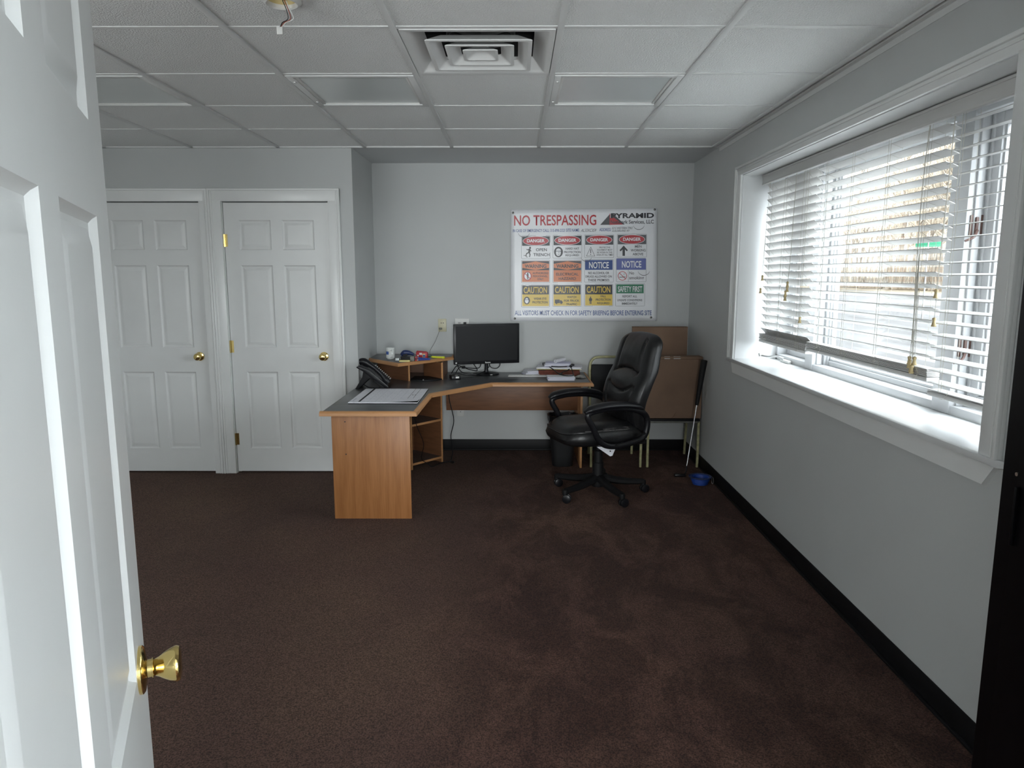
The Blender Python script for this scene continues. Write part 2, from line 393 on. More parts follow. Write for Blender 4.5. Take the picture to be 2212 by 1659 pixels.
# ------------------------------------------------------------------ six-panel doors
PAN = [(1.653, 1.864), (0.947, 1.544), (0.187, 0.767)]
def panel_face(m, w, z, h, y, s, dm):
    """one side of a six panel door lying in the local plane y, panels pressed in towards -s"""
    cols = [(0.105*w/.75, 0.335*w/.75), (0.415*w/.75, 0.645*w/.75)]
    xs = [0, cols[0][0], cols[0][1], cols[1][0], cols[1][1], w]
    zs = [z, PAN[2][0], PAN[2][1], PAN[1][0], PAN[1][1], PAN[0][0], PAN[0][1], h]
    for a in range(5):
        for b in range(7):
            x0, x1, z0, z1 = xs[a], xs[a+1], zs[b], zs[b+1]
            if a in (1, 3) and b in (1, 3, 5):
                rings = [(0, 0), (.004, .005), (.009, .0085), (.016, .0090), (.038, .0025), (.041, .0025)]
                vs = []; fs = []
                for d, dep in rings:
                    yy = y - s*dep
                    vs += [(x0+d, yy, z0+d), (x1-d, yy, z0+d), (x1-d, yy, z1-d), (x0+d, yy, z1-d)]
                for r in range(len(rings)-1):
                    for q in range(4): fs.append((r*4+q, r*4+(q+1) % 4, (r+1)*4+(q+1) % 4, (r+1)*4+q))
                fs.append(tuple((len(rings)-1)*4+q for q in range(4)))
                m.add(vs, fs, dm, m.M)
            else:
                m.add([(x0, y, z0), (x1, y, z0), (x1, y, z1), (x0, y, z1)], [(0, 1, 2, 3)], dm, m.M)
def door_leaf(M, w, h, th, z0=.012):
    m = MB(); m.M = M
    panel_face(m, w, z0, h, 0, -1, DOORM); panel_face(m, w, z0, h, th, 1, DOORM)
    m.add([(0, 0, z0), (w, 0, z0), (w, th, z0), (0, th, z0), (0, 0, h), (w, 0, h), (w, th, h), (0, th, h)],
          [(0, 1, 2, 3), (4, 5, 6, 7), (0, 3, 7, 4), (1, 2, 6, 5)], DOORM, M)
    return m
def weld(o):
    b = bmesh.new(); b.from_mesh(o.data); bmesh.ops.remove_doubles(b, verts=b.verts[:], dist=.0002); bmesh.ops.recalc_face_normals(b, faces=b.faces[:]); b.to_mesh(o.data); b.free()
    o.data.set_sharp_from_angle(angle=math.radians(20))
def knob_mesh(m, P, ax, key=True):
    """round entry knob on a rosette; P base point, ax outward direction"""
    q = Vector((0, 0, 1)).rotation_difference(Vector(ax)).to_matrix().to_4x4(); M = Matrix.Translation(P) @ q
    m.lathe([(.001, -.001), (.033, 0), (.033, .003), (.030, .007), (.018, .010), (.013, .012), (.0125, .020), (.016, .026), (.024, .032), (.0265, .042), (.0265, .050), (.023, .057), (.015, .061), (.001, .0615)], BRASS, 32, M, cap=False)
    if key: m.lathe([(.001, .0615), (.009, .0625), (.009, .064), (.001, .065)], BRASS, 16, M, cap=False)

for n_, (x0, x1) in ((1, (D1L, D1R)), (2, (D2L, D2R))):
    e = thing('door_%d' % n_, 'white six panel closet door', None, (x0, YC + .012, 0), 0, None, 'structure')
    leaf = door_leaf(PM[e.name], x1 - x0, DT - .004, .035).build('door_leaf', e); weld(leaf)
    k = MB(); knob_mesh(k, Vector((x1 - .068, YC + .013, .882)), (0, -1, 0)); k.build('door_knob', e)
    if n_ == 2:
        for z in (1.72, .955, .26):
            h = MB(); h.cyl((x0 - .003, YC + .006, z - .045), (x0 - .003, YC + .006, z + .045), .007, BRASS, n=12)
            h.box((x0, YC + .0095, z - .044), (x0 + .020, YC + .0125, z + .044), BRASS); h.build('hinge', e)
# casings and jambs of the closet doors
def casing_v(m, x0, x1, z1, y=YC, flip=1):
    m.box((x0, y - .016, 0), (x1, y, z1), WHITE, .003)
    c = x0 if flip < 0 else x1
    m.box((min(c, c - flip*.016), y - .026, 0), (max(c, c - flip*.016), y - .010, z1), WHITE, .005)
    m.box((min(c - flip*.022, c - flip*.032), y - .020, 0), (max(c - flip*.022, c - flip*.032), y - .012, z1), WHITE, .003)
m = MB()
casing_v(m, D1R + .004, D2L - .098, DT + .09, flip=1)
casing_v(m, D2L - .098, D2L - .006, DT + .09, flip=-1)
casing_v(m, D2R + .006, D2R + .092, DT + .09, flip=1)
casing_v(m, D1L - .092, D1L - .006, DT + .09, flip=-1)
for a, b in ((D1L - .092, D2L - .1), (D2L - .098, D2R + .092)):
    m.box((a, YC - .0165, DT + .004), (b, YC, DT + .09), WHITE, .003); m.box((a, YC - .027, DT + .076), (b, YC - .01, DT + .092), WHITE, .005)
for x0, x1 in ((D1L, D1R), (D2L, D2R)):
    m.box((x0 - .012, YC, 0), (x0 - .003, YC + .1, DT + .003), WHITE); m.box((x1 + .003, YC, 0), (x1 + .012, YC + .1, DT + .003), WHITE)
    m.box((x0 - .012, YC, DT + .003), (x1 + .012, YC + .1, DT + .012), WHITE)
    m.box((x0 - .003, YC + .047, 0), (x0 + .01, YC + .06, DT), WHITE); m.box((x1 - .01, YC + .047, 0), (x1 + .003, YC + .06, DT), WHITE)
struct('trim_3', m, 'white moulded casings around the closet doors')

# the open entry door beside the camera
ang = math.radians(-23.0); dirv = Vector((math.sin(ang), math.cos(ang), 0))
free = Vector((-.5376, .960, 0)); DW = .762; hinge = free - dirv*DW
rz = math.atan2(dirv.y, dirv.x)
# local x runs from hinge to free edge, local -y faces into the room (+x side)
e = thing('door_3', 'white six panel entry door standing open', None, tuple(hinge), rz, None, 'structure')
leaf = door_leaf(PM[e.name], DW, 2.02, .035).build('door_leaf', e); weld(leaf)
outw = Vector((dirv.y, -dirv.x, 0))
kp = free - dirv*.068 + Vector((0, 0, .943))
k = MB(); q = Vector((0, 0, 1)).rotation_difference(outw).to_matrix().to_4x4(); M = Matrix.Translation(kp) @ q
k.lathe([(.001, 0), (.032, 0), (.032, .004), (.029, .0065), (.014, .009), (.012, .010)], BRASS, 40, M, cap=False)
k.lathe([(.012, .009), (.012, .015), (.0135, .0155), (.0135, .017), (.010, .018)], BRASS, 32, M, cap=False)
k.lathe([(.009, .017), (.0115, .019), (.0135, .024), (.0175, .030), (.0215, .037), (.0238, .044), (.0240, .047), (.0225, .050), (.016, .052), (.001, .0525)], BRASS, 40, M, cap=False)
k.build('door_knob', e)
k = MB(); kp2 = kp - outw*.035; M = Matrix.Translation(kp2) @ Vector((0, 0, 1)).rotation_difference(-outw).to_matrix().to_4x4()
k.lathe([(.001, 0), (.034, 0), (.034, .004), (.015, .011), (.013, .025), (.0215, .043), (.0275, .060), (.025, .0675), (.001, .070)], BRASS, 32, M, cap=False); k.build('door_knob', e)
m = MB()
m.box((OX0 - .01, YF - .13, 0), (OX0 + .012, YF + .005, OT), WHITE); m.box((OX1 - .012, YF - .13, 0), (OX1 + .01, YF + .01, OT), WHITE); m.box((OX0, YF - .13, OT - .012), (OX1, YF + .01, OT + .01), WHITE)
m.box((OX0 - .08, YF, 0), (OX0 - .01, YF + .016, OT + .07), WHITE, .004); m.box((OX1, YF, 0), (OX1 + .075, YF + .016, OT + .07), WHITE, .004); m.box((OX0 - .08, YF, OT), (OX1 + .075, YF + .017, OT + .075), WHITE, .004)
struct('trim_4', m, 'white entry door frame')

# ------------------------------------------------------------------ window
win = thing('window_1', 'wide white window of three lights with deep sill', None, (XW, (WIN_Y0+WIN_Y1)/2, WIN_Z0), 0, None, 'structure')
m = MB()   # casing on the room face
for (y0, y1, s) in ((WIN_Y1 + .004, WIN_Y1 + .100, 1), (WIN_Y0 - .094, WIN_Y0 - .004, -1)):
    m.box((R - .016, y0, WIN_Z0 - .004), (R, y1, WIN_Z1 + .062), WHITE, .003)
    yo = y1 if s > 0 else y0
    m.box((R - .027, min(yo, yo - s*.018), WIN_Z0 - .004), (R - .008, max(yo, yo - s*.018), WIN_Z1 + .062), WHITE, .006)
    m.box((R - .021, min(yo - s*.026, yo - s*.036), WIN_Z0), (R - .012, max(yo - s*.026, yo - s*.036), WIN_Z1 + .035), WHITE, .004)
m.box((R - .0165, WIN_Y0 - .09, WIN_Z1 + .004), (R, WIN_Y1 + .1, WIN_Z1 + .062), WHITE, .003)
m.box((R - .0275, WIN_Y0 - .094, WIN_Z1 + .045), (R - .008, WIN_Y1 + .1, WIN_Z1 + .063), WHITE, .006)
m.box((R - .0215, WIN_Y0 - .06, WIN_Z1 + .030), (R - .012, WIN_Y1 + .07, WIN_Z1 + .038), WHITE, .004)
m.build('casing', win)
m = MB()   # reveal boards
m.box((R - .001, WIN_Y1, WIN_Z0), (XW + .01, WIN_Y1 + .012, WIN_Z1 + .012), SILLP); m.box((R - .001, WIN_Y0 - .012, WIN_Z0), (XW + .01, WIN_Y0, WIN_Z1 + .012), SILLP)
m.box((R - .001, WIN_Y0, WIN_Z1), (XW + .01, WIN_Y1, WIN_Z1 + .012), SILLP)
m.build('reveal_board', win)
m = MB()
m.prism([(R - .026, WIN_Y1 + .118), (R - .026, WIN_Y0 - .105), (R - .004, WIN_Y0 - .118), (R, WIN_Y0 - .118), (R, WIN_Y0), (XW, WIN_Y0), (XW, WIN_Y1), (R, WIN_Y1), (R, WIN_Y1 + .118)], WIN_Z0 - .022, WIN_Z0, SILLP, .003)
m.build('window_sill', win)
m = MB()   # apron with cut-back ends
b = [(WIN_Y0 - .035, WIN_Z0 - .090), (WIN_Y1 - .01, WIN_Z0 - .090), (WIN_Y1 + .03, WIN_Z0 - .022), (WIN_Y0 - .085, WIN_Z0 - .022)]
m.add([(R - .016, y, z) for y, z in b] + [(R, y, z) for y, z in b], [(0, 1, 2, 3), (4, 7, 6, 5), (0, 4, 5, 1), (1, 5, 6, 2), (2, 6, 7, 3), (3, 7, 4, 0)], WHITE)
m.build('apron', win)
m = MB()   # outer frame
fw = .035
m.box((XW, WIN_Y0, WIN_Z0 - .01), (XO, WIN_Y1, WIN_Z0 + fw), VINYL, .003); m.box((XW, WIN_Y0, WIN_Z1 - fw), (XO, WIN_Y1, WIN_Z1 + .012), VINYL, .003)
m.box((XW, WIN_Y0, WIN_Z0), (XO, WIN_Y0 + fw, WIN_Z1), VINYL, .003); m.box((XW, WIN_Y1 - fw, WIN_Z0), (XO, WIN_Y1, WIN_Z1), VINYL, .003)
m.build('window_frame', win)
M1 = (4.045, 4.145); M2 = (2.745, 2.860)
for (a, b) in (M1, M2):
    m = MB(); m.box((XW - .006, a, WIN_Z0 + .001), (XO, b, WIN_Z1 - .001), VINYL, .003)
    for s, y in ((-1, a), (1, b)):    # stepped stops on both cheeks
        for x0, x1, d in ((XW + .018, XW + .045, .010), (XW + .055, XW + .075, .020), (XW + .082, XW + .10, .012)):
            m.box((x0, min(y, y + s*d), WIN_Z0 + fw), (x1, max(y, y + s*d), WIN_Z1 - fw), VINYL, .003)
    m.build('mullion', win)
def sash(y0, y1, x0, w):
    m = MB(); z0, z1 = WIN_Z0 + fw, WIN_Z1 - fw
    m.box((x0, y0, z0), (x0 + .04, y0 + w, z1), VINYL, .004); m.box((x0, y1 - w, z0), (x0 + .04, y1, z1), VINYL, .004)
    m.box((x0, y0 + w, z0), (x0 + .04, y1 - w, z0 + w), VINYL, .004); m.box((x0, y0 + w, z1 - w), (x0 + .04, y1 - w, z1), VINYL, .004)
    m.box((x0 + .01, y0 + w, z0 + w), (x0 + .03, y0 + w + .010, z1 - w), VINYL, .003); m.box((x0 + .01, y1 - w - .010, z0 + w), (x0 + .03, y1 - w, z1 - w), VINYL, .003)
    m.box((x0 + .01, y0 + w, z0 + w), (x0 + .03, y1 - w, z0 + w + .012), VINYL, .003)
    s = m.build('sash', win)
    g = MB(); g.box((x0 + .017, y0 + w*.9, z0 + w*.9), (x0 + .021, y1 - w*.9, z1 - w*.9), GLASS); g.build('pane', s)
sash(WIN_Y0 + fw, M2[0] - .012, XW + .062, .045)
sash(M2[1] + .008, M1[0] - .008, XW + .070, .026)
sash(M1[1] + .012, WIN_Y1 - fw, XW + .062, .045)
for z in (1.66, 1.20):     # bronze latches on the near mullion
    m = MB(); m.box((XW + .008, M2[0] - .006, z - .038), (XW + .060, M2[0] + .001, z + .038), BRONZE, .003)
    m.box((XW + .022, M2[0] - .018, z - .030), (XW + .034, M2[0] - .005, z + .030), BRONZE, .004)
    m.tube([(XW + .03, M2[0] - .016, z - .02), (XW + .01, M2[0] - .03, z - .045), (XW - .02, M2[0] - .028, z - .06)], [.006, .005, .004], BRONZE, 8)
    m.build('latch', win)
m = MB()   # crank of the far casement
m.box((XW - .030, 4.34, WIN_Z0), (XW - .001, 4.47, WIN_Z0 + .018), WPLAST, .006)
m.tube([(XW - .025, 4.42, WIN_Z0 + .022), (XW - .06, 4.45, WIN_Z0 + .036), (XW - .10, 4.475, WIN_Z0 + .030), (XW - .135, 4.52, WIN_Z0 + .034)], [.009, .007, .006, .006], STEEL, 10)
m.tube([(XW - .135, 4.52, WIN_Z0 + .028), (XW - .14, 4.525, WIN_Z0 + .048)], [.011, .009], WPLAST, 12, smooth=False)
m.build('crank_handle', win)

# invented windows behind the camera, glazing for the added daylight
def added_window(name, lo, hi, ax, label):
    e_ = thing(name, label, None, tuple((a + b)/2 for a, b in zip(lo, hi)), 0, None, 'structure')
    m = MB(); o = 1 - ax
    for s_ in (0, 1):
        a, b = list(lo), list(hi); a[o], b[o] = (lo[o], lo[o] + .05) if s_ == 0 else (hi[o] - .05, hi[o]); m.box(a, b, WHITE, .003)
        a, b = list(lo), list(hi); a[o] += .05; b[o] -= .05; a[2], b[2] = (lo[2], lo[2] + .05) if s_ == 0 else (hi[2] - .05, hi[2]); m.box(a, b, WHITE, .003)
    m.build('window_frame', e_)
    g = MB(); a, b = list(lo), list(hi); mid = (lo[ax] + hi[ax])/2; a[ax], b[ax] = mid - .002, mid + .002; a[o] += .05; b[o] -= .05; a[2] += .05; b[2] -= .05; g.box(a, b, GLASS); g.build('pane', e_)
added_window('added_window_2', (W2[0], YF - .09, W2[2]), (W2[1], YF - .03, W2[3]), 1, 'added window in the front wall, there for fill light')
added_window('added_window_3', (-.15, -2.68, .30), (.85, -2.62, 2.20), 1, 'added glazed hallway end, there for fill light')
added_window('added_window_4', (1.22, -1.35, .80), (1.28, -.15, 2.10), 0, 'added hallway side window, there for fill light')

# ------------------------------------------------------------------ blinds
BX = 1.572      # room-side edge of the slats
val = MB()
val.box((1.548, WIN_Y0 + .01, 2.032), (1.556, WIN_Y1 - .03, 2.088), BLINDM, .003)
val.box((1.544, WIN_Y0 + .01, 2.080), (1.560, WIN_Y1 - .03, 2.092), BLINDM, .004); val.box((1.545, WIN_Y0 + .01, 2.030), (1.558, WIN_Y1 - .03, 2.040), BLINDM, .003)
val.box((1.556, WIN_Y1 - .038, 2.034), (1.60, WIN_Y1 - .03, 2.088), BLINDM, .002)
v = val.build('blind_valance'); tag(v, 'long white moulded valance strip across the top of the window blinds', 'valance')

def blind(name, y0, y1, tilt, zb, nst, label, cords, pitch=.0445):
    """tilt in radians, positive = outer edge lower"""
    e = thing(name, label, 'window blind', (BX + .025, (y0+y1)/2, zb), 0, 'white slatted blinds in the window')
    m = MB(); m.box((1.562, y0, 2.045), (1.612, y1, 2.088), BLINDM, .003); m.build('headrail', e)
    m = MB(); z = 2.012; zs = []
    while z > zb + nst*.0045 + .028:
        zs.append(z)
        cx, hw = BX + .025, .025
        ex, ez = math.cos(tilt)*hw, math.sin(tilt)*hw; nx, nz = math.sin(tilt), math.cos(tilt)
        jj = random.uniform(-.0012, .0012)
        pr = []
        for t in (-1, -.5, 0, .5, 1):
            c = .0016*(1 - t*t); pr.append((cx + ex*t + nx*c, z + jj - ez*t + nz*c))
        lo = [(x - nx*.0022, zz - nz*.0022) for x, zz in pr][::-1]
        ring = pr + lo; n = len(ring)
        vs = [(x, y0, zz) for x, zz in ring] + [(x, y1, zz) for x, zz in ring]
        m.add(vs, [(k, (k+1) % n, (k+1) % n + n, k + n) for k in range(n)] + [tuple(range(n))[::-1], tuple(range(n, 2*n))], BLINDM)
        z -= pitch
    for k in range(nst):
        zz = zb + .022 + k*.0050; dx = random.uniform(-.002, .002)
        m.box((BX + dx, y0 + random.uniform(-.002, .002), zz), (BX + .05 + dx, y1, zz + .0030), BLINDM)
    m.build('slats', e)
    m = MB(); m.box((BX, y0, zb), (BX + .05, y1, zb + .018), BLINDM, .004); m.build('bottom_rail', e)
    m = MB()
    ex, ez = math.cos(tilt)*.026, math.sin(tilt)*.026
    for yc in cords:
        for sx_, sz_ in ((-1, ez), (1, -ez)):
            m.tube([(BX + .025 + sx_*ex, yc, 2.045), (BX + .025 + sx_*ex, yc, zb + .03)], .0008, CORDM, 5, smooth=False)
        m.tube([(BX + .025 - .028, yc + .012, 2.045), (BX + .025 - .028, yc + .012, zb + .02)], .0009, CORDM, 5, smooth=False)
        for z in zs:
            m.tube([(BX + .025 - ex, yc, z + ez - .003), (BX + .025 + ex, yc, z - ez - .003)], .0006, CORDM, 4, smooth=False)
        # slack loops of ladder cord over the stacked slats
        m.tube([(BX - .002, yc, zb + .03), (BX - .010, yc - .025, zb + .055), (BX - .006, yc - .05, zb + .03), (BX - .008, yc - .03, zb + .005), (BX - .003, yc, zb)], .0009, CORDM, 5)
    m.build('ladder_cord', e)
    return e
b_far = blind('slatted_blind', 3.848, 4.592, math.radians(47), 1.050, 7, 'far end white slatted blind, its slats tilted nearly shut', (4.50, 4.26, 3.98))
b_mid = blind('slatted_blind', 2.700, 3.838, math.radians(19), 1.070, 6, 'wide middle white slatted blind with half open slats and bunched pull cords', (3.70, 3.42, 3.10, 2.80))
b_near = blind('slatted_blind', WIN_Y0 + .02, 2.690, math.radians(-7), 1.022, 1, 'near end white slatted blind with level open slats', (2.60, 2.32))
def tassel(e, x, y, z):
    m = MB(); m.lathe([(.001, .034), (.006, .032), (.0075, .027), (.0052, .020), (.0068, .010), (.0092, .002), (.0085, 0), (.001, 0)], TASSEL, 16, Matrix.Translation((x, y, z)), cap=False)
    m.build('tassel', e)
def cord(e, pts, r=.0013):
    m = MB(); m.tube(pts, r, CORDM, 6); m.build('pull_cord', e)
xc = BX - .012
cord(b_mid, [(xc, 2.80, 2.035), (xc - .004, 2.806, 1.85), (xc, 2.815, 1.65), (xc - .003, 2.80, 1.4), (xc, 2.79, 1.22), (xc, 2.785, 1.165)], .0018)
for dy, dz, dx in ((.02, 0, 0), (.004, -.012, -.008), (-.016, .002, 0), (-.008, -.032, -.004), (.010, -.028, .004)):
    cord(b_mid, [(xc, 2.80, 1.55), (xc + dx, 2.785 + dy*.6, 1.30), (xc + dx, 2.785 + dy, 1.158 + dz)], .0009)
    tassel(b_mid, xc + dx, 2.785 + dy, 1.125 + dz)
for zt, yy in ((1.39, 2.665), (1.285, 2.662)):
    cord(b_near, [(xc, yy - .02, 2.035), (xc, yy - .01, 1.7), (xc, yy, zt + .033)], .0010); tassel(b_near, xc, yy, zt)
cord(b_far, [(xc, 4.08, 2.035), (xc - .003, 4.085, 1.8), (xc, 4.10, 1.60), (xc, 4.12, 1.43)], .0016)
for k in range(4): tassel(b_far, xc - .003 + .004*(k % 2), 4.115 + .012*k, 1.405 - .026*k)
for zt, yy in ((1.44, 4.545), (1.36, 4.57)):
    cord(b_far, [(xc, 4.50, 2.035), (xc, 4.52, 1.8), (xc, yy, zt + .033)], .0010); tassel(b_far, xc, yy, zt)
cord(b_far, [(xc, 3.90, 2.035), (xc, 3.91, 1.6), (xc, 3.915, 1.25)], .0010); tassel(b_far, xc, 3.915, 1.215)

m = MB(); m.lathe([(.001, 0), (.011, .001), (.012, .006), (.007, .010), (.006, .026), (.009, .030), (.001, .032)], WPLAST, 18, Matrix.Translation((1.60, WIN_Y0 + .185, WIN_Z0 + .014)) @ Matrix.Rotation(PI/2, 4, 'X'), cap=False)
m.lathe([(.001, .0321), (.006, .0325), (.001, .034)], BRONZE, 12, Matrix.Translation((1.60, WIN_Y0 + .185, WIN_Z0 + .014)) @ Matrix.Rotation(PI/2, 4, 'X'), cap=False)
tag(m.build('cord_knob'), 'small white round knob lying at the near end of the window sill', 'knob')

# ------------------------------------------------------------------ ceiling fixtures
LB = ['ceiling light panel left of the air vent, unlit with a frosted diffuser', 'ceiling light panel right of the air vent, unlit with a frosted diffuser', 'unlit ceiling light panel farthest left, cut off by the open door']
for (i, j), lb in zip(LIGHTS, LB):
    x, y = cell(i, j); e = thing('ceiling_light', lb, 'ceiling light', (x + T/2, y + T/2, H - .001), 0, 'recessed ceiling light panels')
    a, b, c, d = x + .013, x + T - .013, y + .013, y + T - .013; w = .030
    m = MB()
    for lo, hi in (((a, c), (a+w, d)), ((b-w, c), (b, d)), ((a+w, c), (b-w, c+w)), ((a+w, d-w), (b-w, d))): m.box((*lo, H - .003), (*hi, H + .004), GRIDM, .002)
    w2 = w + .005
    for lo, hi in (((a+w, c+w), (a+w2+.01, d-w)), ((b-w2-.01, c+w), (b-w, d-w)), ((a+w, c+w), (b-w, c+w2)), ((a+w, d-w2), (b-w, d-w))): m.box((*lo, H + .002), (*hi, H + .010), WPLAST, .002)
    m.build('frame', e)
    m = MB(); m.box((a+w, c+w, H + .008), (b-w, d-w, H + .012), DIFFUSER); m.build('diffuser', e)
    m = MB(); m.box((a, c, H + .03), (b, d, H + .10), GRIDM); m.build('housing', e)
    for yy in (c + .10, d - .10):
        m = MB(); m.box((a + .012, yy - .008, H - .006), (a + .024, yy + .008, H - .002), STEEL, .001); m.build('clip', e)
x, y = cell(*VENT); cx, cy = x + T/2, y + T/2
e = thing('air_vent', 'square white ceiling air diffuser with nested louvres', 'air vent', (cx, cy, H), 0)
def sqring(m, mt, secs, r=.0):
    """nested square frustum: secs = [(half, z), ...] closed profile"""
    n = len(secs); vs = []
    def corner(h):
        o = []; rr = min(r, h*.3)
        for q in range(4):
            a0 = PI/4 + q*PI/2
            sx_, sy_ = (1 if math.cos(a0) > 0 else -1), (1 if math.sin(a0) > 0 else -1)
            for t in range(5):
                a = q*PI/2 + t*PI/8
                o.append((sx_*(h - rr) + rr*math.cos(a), sy_*(h - rr) + rr*math.sin(a)))
        return o
    for h, z in secs: vs += [(cx + px, cy + py, z) for px, py in corner(h)]
    K = 20; fs = []
    for i in range(n):
        for k in range(K): fs.append((i*K + k, i*K + (k+1) % K, ((i+1) % n)*K + (k+1) % K, ((i+1) % n)*K + k))
    m.add(vs, fs, mt)
m = MB(); sqring(m, GRIDM, [(.290, H - .002), (.270, H - .002), (.262, H + .002), (.215, H + .050), (.218, H + .052), (.290, H + .004)], .006); m.build('frame', e)
for k, (h, dz) in enumerate(((.205, 0), (.135, .002), (.070, .004))):
    m = MB(); t_ = .016 - .003*k
    sqring(m, GRIDM, [(h, H - .012 + dz), (h - t_, H - .012 + dz), (h - t_ - .006, H - .006 + dz), (h - .054, H + .020), (h - .050, H + .023), (h, H - .008 + dz)], .012); m.build('louvre', e)
m = MB(); m.box((cx - .03, cy - .03, H + .030), (cx + .03, cy + .03, H + .036), GRIDM)
m.cyl((cx, cy, H + .024), (cx, cy, H + .031), .006, STEEL, n=12); m.build('screw_plate', e)
m = MB(); m.box((cx - .285, cy - .285, H + .16), (cx + .285, cy + .285, H + .17), PLENUM)
for s_ in (-1, 1): m.box((cx + s_*.280 - .004, cy - .285, H + .03), (cx + s_*.280 + .004, cy + .285, H + .16), PLENUM); m.box((cx - .285, cy + s_*.280 - .004, H + .03), (cx + .285, cy + s_*.280 + .004, H + .16), PLENUM)
m.lathe([(.13, H + .06), (.13, H + .16), (.14, H + .16), (.14, H + .06)], DUCT, 32, Matrix.Translation((cx, cy, 0)), cap=False)
for a in range(4):
    an = a*PI/2 + PI/4; m.box((-.16, -.004, H + .05), (.16, .004, H + .10), DUCT, M=Matrix.Translation((cx, cy, 0)) @ Matrix.Rotation(an, 4, 'Z'))
m.build('duct', e)

# smoke detector base with dangling wires
sx0, sy0 = -.757, 2.465
e = thing('smoke_detector_base', 'cream round ceiling detector base, its plug of wires dangling', 'smoke detector', (sx0, sy0, H), 0)
m = MB(); m.lathe([(.060, H + .003), (.064, H - .004), (.063, H - .012), (.056, H - .019), (.050, H - .021), (.046, H - .017), (.045, H - .003)], WPLAST, 40, Matrix.Translation((sx0, sy0, 0)), cap=False)
m.lathe([(.0001, H - .003), (.0455, H - .003), (.0455, H - .006), (.0001, H - .006)], BRASS, 32, Matrix.Translation((sx0, sy0, 0)), cap=False)
m.build('housing', e)
WR = mat('red_wire', (0.25, 0.05, 0.03), 0.5)
px, py, pz = sx0 - .019, sy0 + .028, H - .104
for k, (wm, o) in enumerate(((BLACKP, -.006), (WR, 0), (WPLAST, .006))):
    m = MB(); m.tube([(sx0 + .005 + o, sy0 + .01, H - .004), (sx0 + .014 + o, sy0 + .02, H - .03), (sx0 + .018 + o*1.5, sy0 + .028, H - .055), (sx0 - .004 + o, sy0 + .030, H - .066), (sx0 - .014 + o*.5, sy0 + .030, H - .078), (px + o*.8, py, pz + .022)], .0016, wm, 6); m.build('wire', e)
m = MB(); m.box((px - .010, py - .004, pz), (px + .010, py + .004, pz + .024), WPLAST, .0015); m.build('plug', e)

# ------------------------------------------------------------------ desk
DZ = .672
e = thing('corner_desk', 'L-shaped corner desk with dark grey top and oak edging', 'desk', (-.6, 5.2, 0), 0)
def edge_poly(p, d):
    return p
top = [(-1.148, 4.172), (-.606, 4.172), (-.592, 4.817), (-.178, 5.322), (.57, 5.322), (.57, 5.905), (-1.148, 5.905)]
m = MB(); m.prism(top, DZ - .026, DZ, CHARC, .001); m.build('desktop', e)
# bevelled oak edging along the visible edges
def edging(m, pts, z, th, w):
    n = len(pts)
    def off(i, d):
        p = Vector(pts[i]); ns = []
        if i > 0: t = (p - Vector(pts[i-1])).normalized(); ns.append(Vector((t.y, -t.x)))
        if i < n-1: t = (Vector(pts[i+1]) - p).normalized(); ns.append(Vector((t.y, -t.x)))
        a = sum(ns, Vector((0, 0))); a.normalize(); c = a.dot(ns[0]); return p + a*(d/c)
    prof = [(0.0, z + .0006), (w*.35, z + .0004), (w*.8, z - .006), (w, z - .014), (w, z - th), (0.0, z - th)]
    rings = []
    for i in range(n): rings.append([(*off(i, d), zz) for d, zz in prof])
    vs = [p for r in rings for p in r]; k = len(prof); fs = []
    for i in range(n-1):
        for q in range(k): fs.append((i*k+q, i*k+(q+1) % k, (i+1)*k+(q+1) % k, (i+1)*k+q))
    fs.append(tuple(range(k))); fs.append(tuple((n-1)*k+q for q in range(k)))
    m.add(vs, fs, EDGE)
m = MB(); edging(m, [(-1.165, 4.172), (-.606, 4.172), (-.592, 4.817), (-.178, 5.322), (.572, 5.322), (.572, 5.905)], DZ, .028, .022); m.build('edge_strip', e)
m = MB(); m.box((-1.102, 4.182, 0), (-.632, 4.198, DZ - .026), OAK, .001)
for z in (.605, .405): m.cyl((-1.02, 4.1815, z), (-1.02, 4.181, z), .004, INK, n=12)
m.build('end_panel', e)
m = MB(); m.box((-1.10, 4.198, .22), (-1.085, 5.45, DZ - .026), OAKSHADE, .001); m.build('modesty_panel', e)
m = MB(); m.box((-.55, 5.60, .405), (.50, 5.615, DZ - .026), OAKSHADE, .001); m.build('modesty_panel', e)
m = MB(); m.box((.500, 5.345, 0), (.516, 5.88, DZ - .026), EDGE, .001); m.build('side_panel', e)
# shelf pedestal under the corner
A = Vector((-.792, 5.276, 0)); B = Vector((-.575, 5.529, 0)); dd = (B - A).normalized(); bk = Vector((-dd.y, dd.x, 0)); w_ = (B - A).length
Mp = Matrix.Translation(A) @ Matrix.Rotation(math.atan2(dd.y, dd.x), 4, 'Z')
m = MB(); m.box((0, 0, 0), (.016, .34, DZ - .026), OAKSHADE, .001, Mp); m.box((0, -.0006, 0), (.016, .001, DZ - .026), EDGE, 0, Mp); m.build('pedestal_side', e)
m = MB(); m.box((w_ - .016, 0, 0), (w_, .34, DZ - .026), OAKSHADE, .001, Mp); m.box((w_ - .016, -.0006, 0), (w_, .001, DZ - .026), EDGE, 0, Mp); m.build('pedestal_side', e)
m = MB(); m.box((.016, .326, .03), (w_ - .016, .338, DZ - .026), OAKSHADE, 0, Mp); m.build('pedestal_back', e)
for z in (.352, .048):
    m = MB(); m.box((.0165, .004, z - .016), (w_ - .0165, .326, z), CHARC, 0, Mp); m.box((.0165, 0, z - .017), (w_ - .0165, .005, z + .0005), EDGE, .001, Mp); m.build('shelf', e)
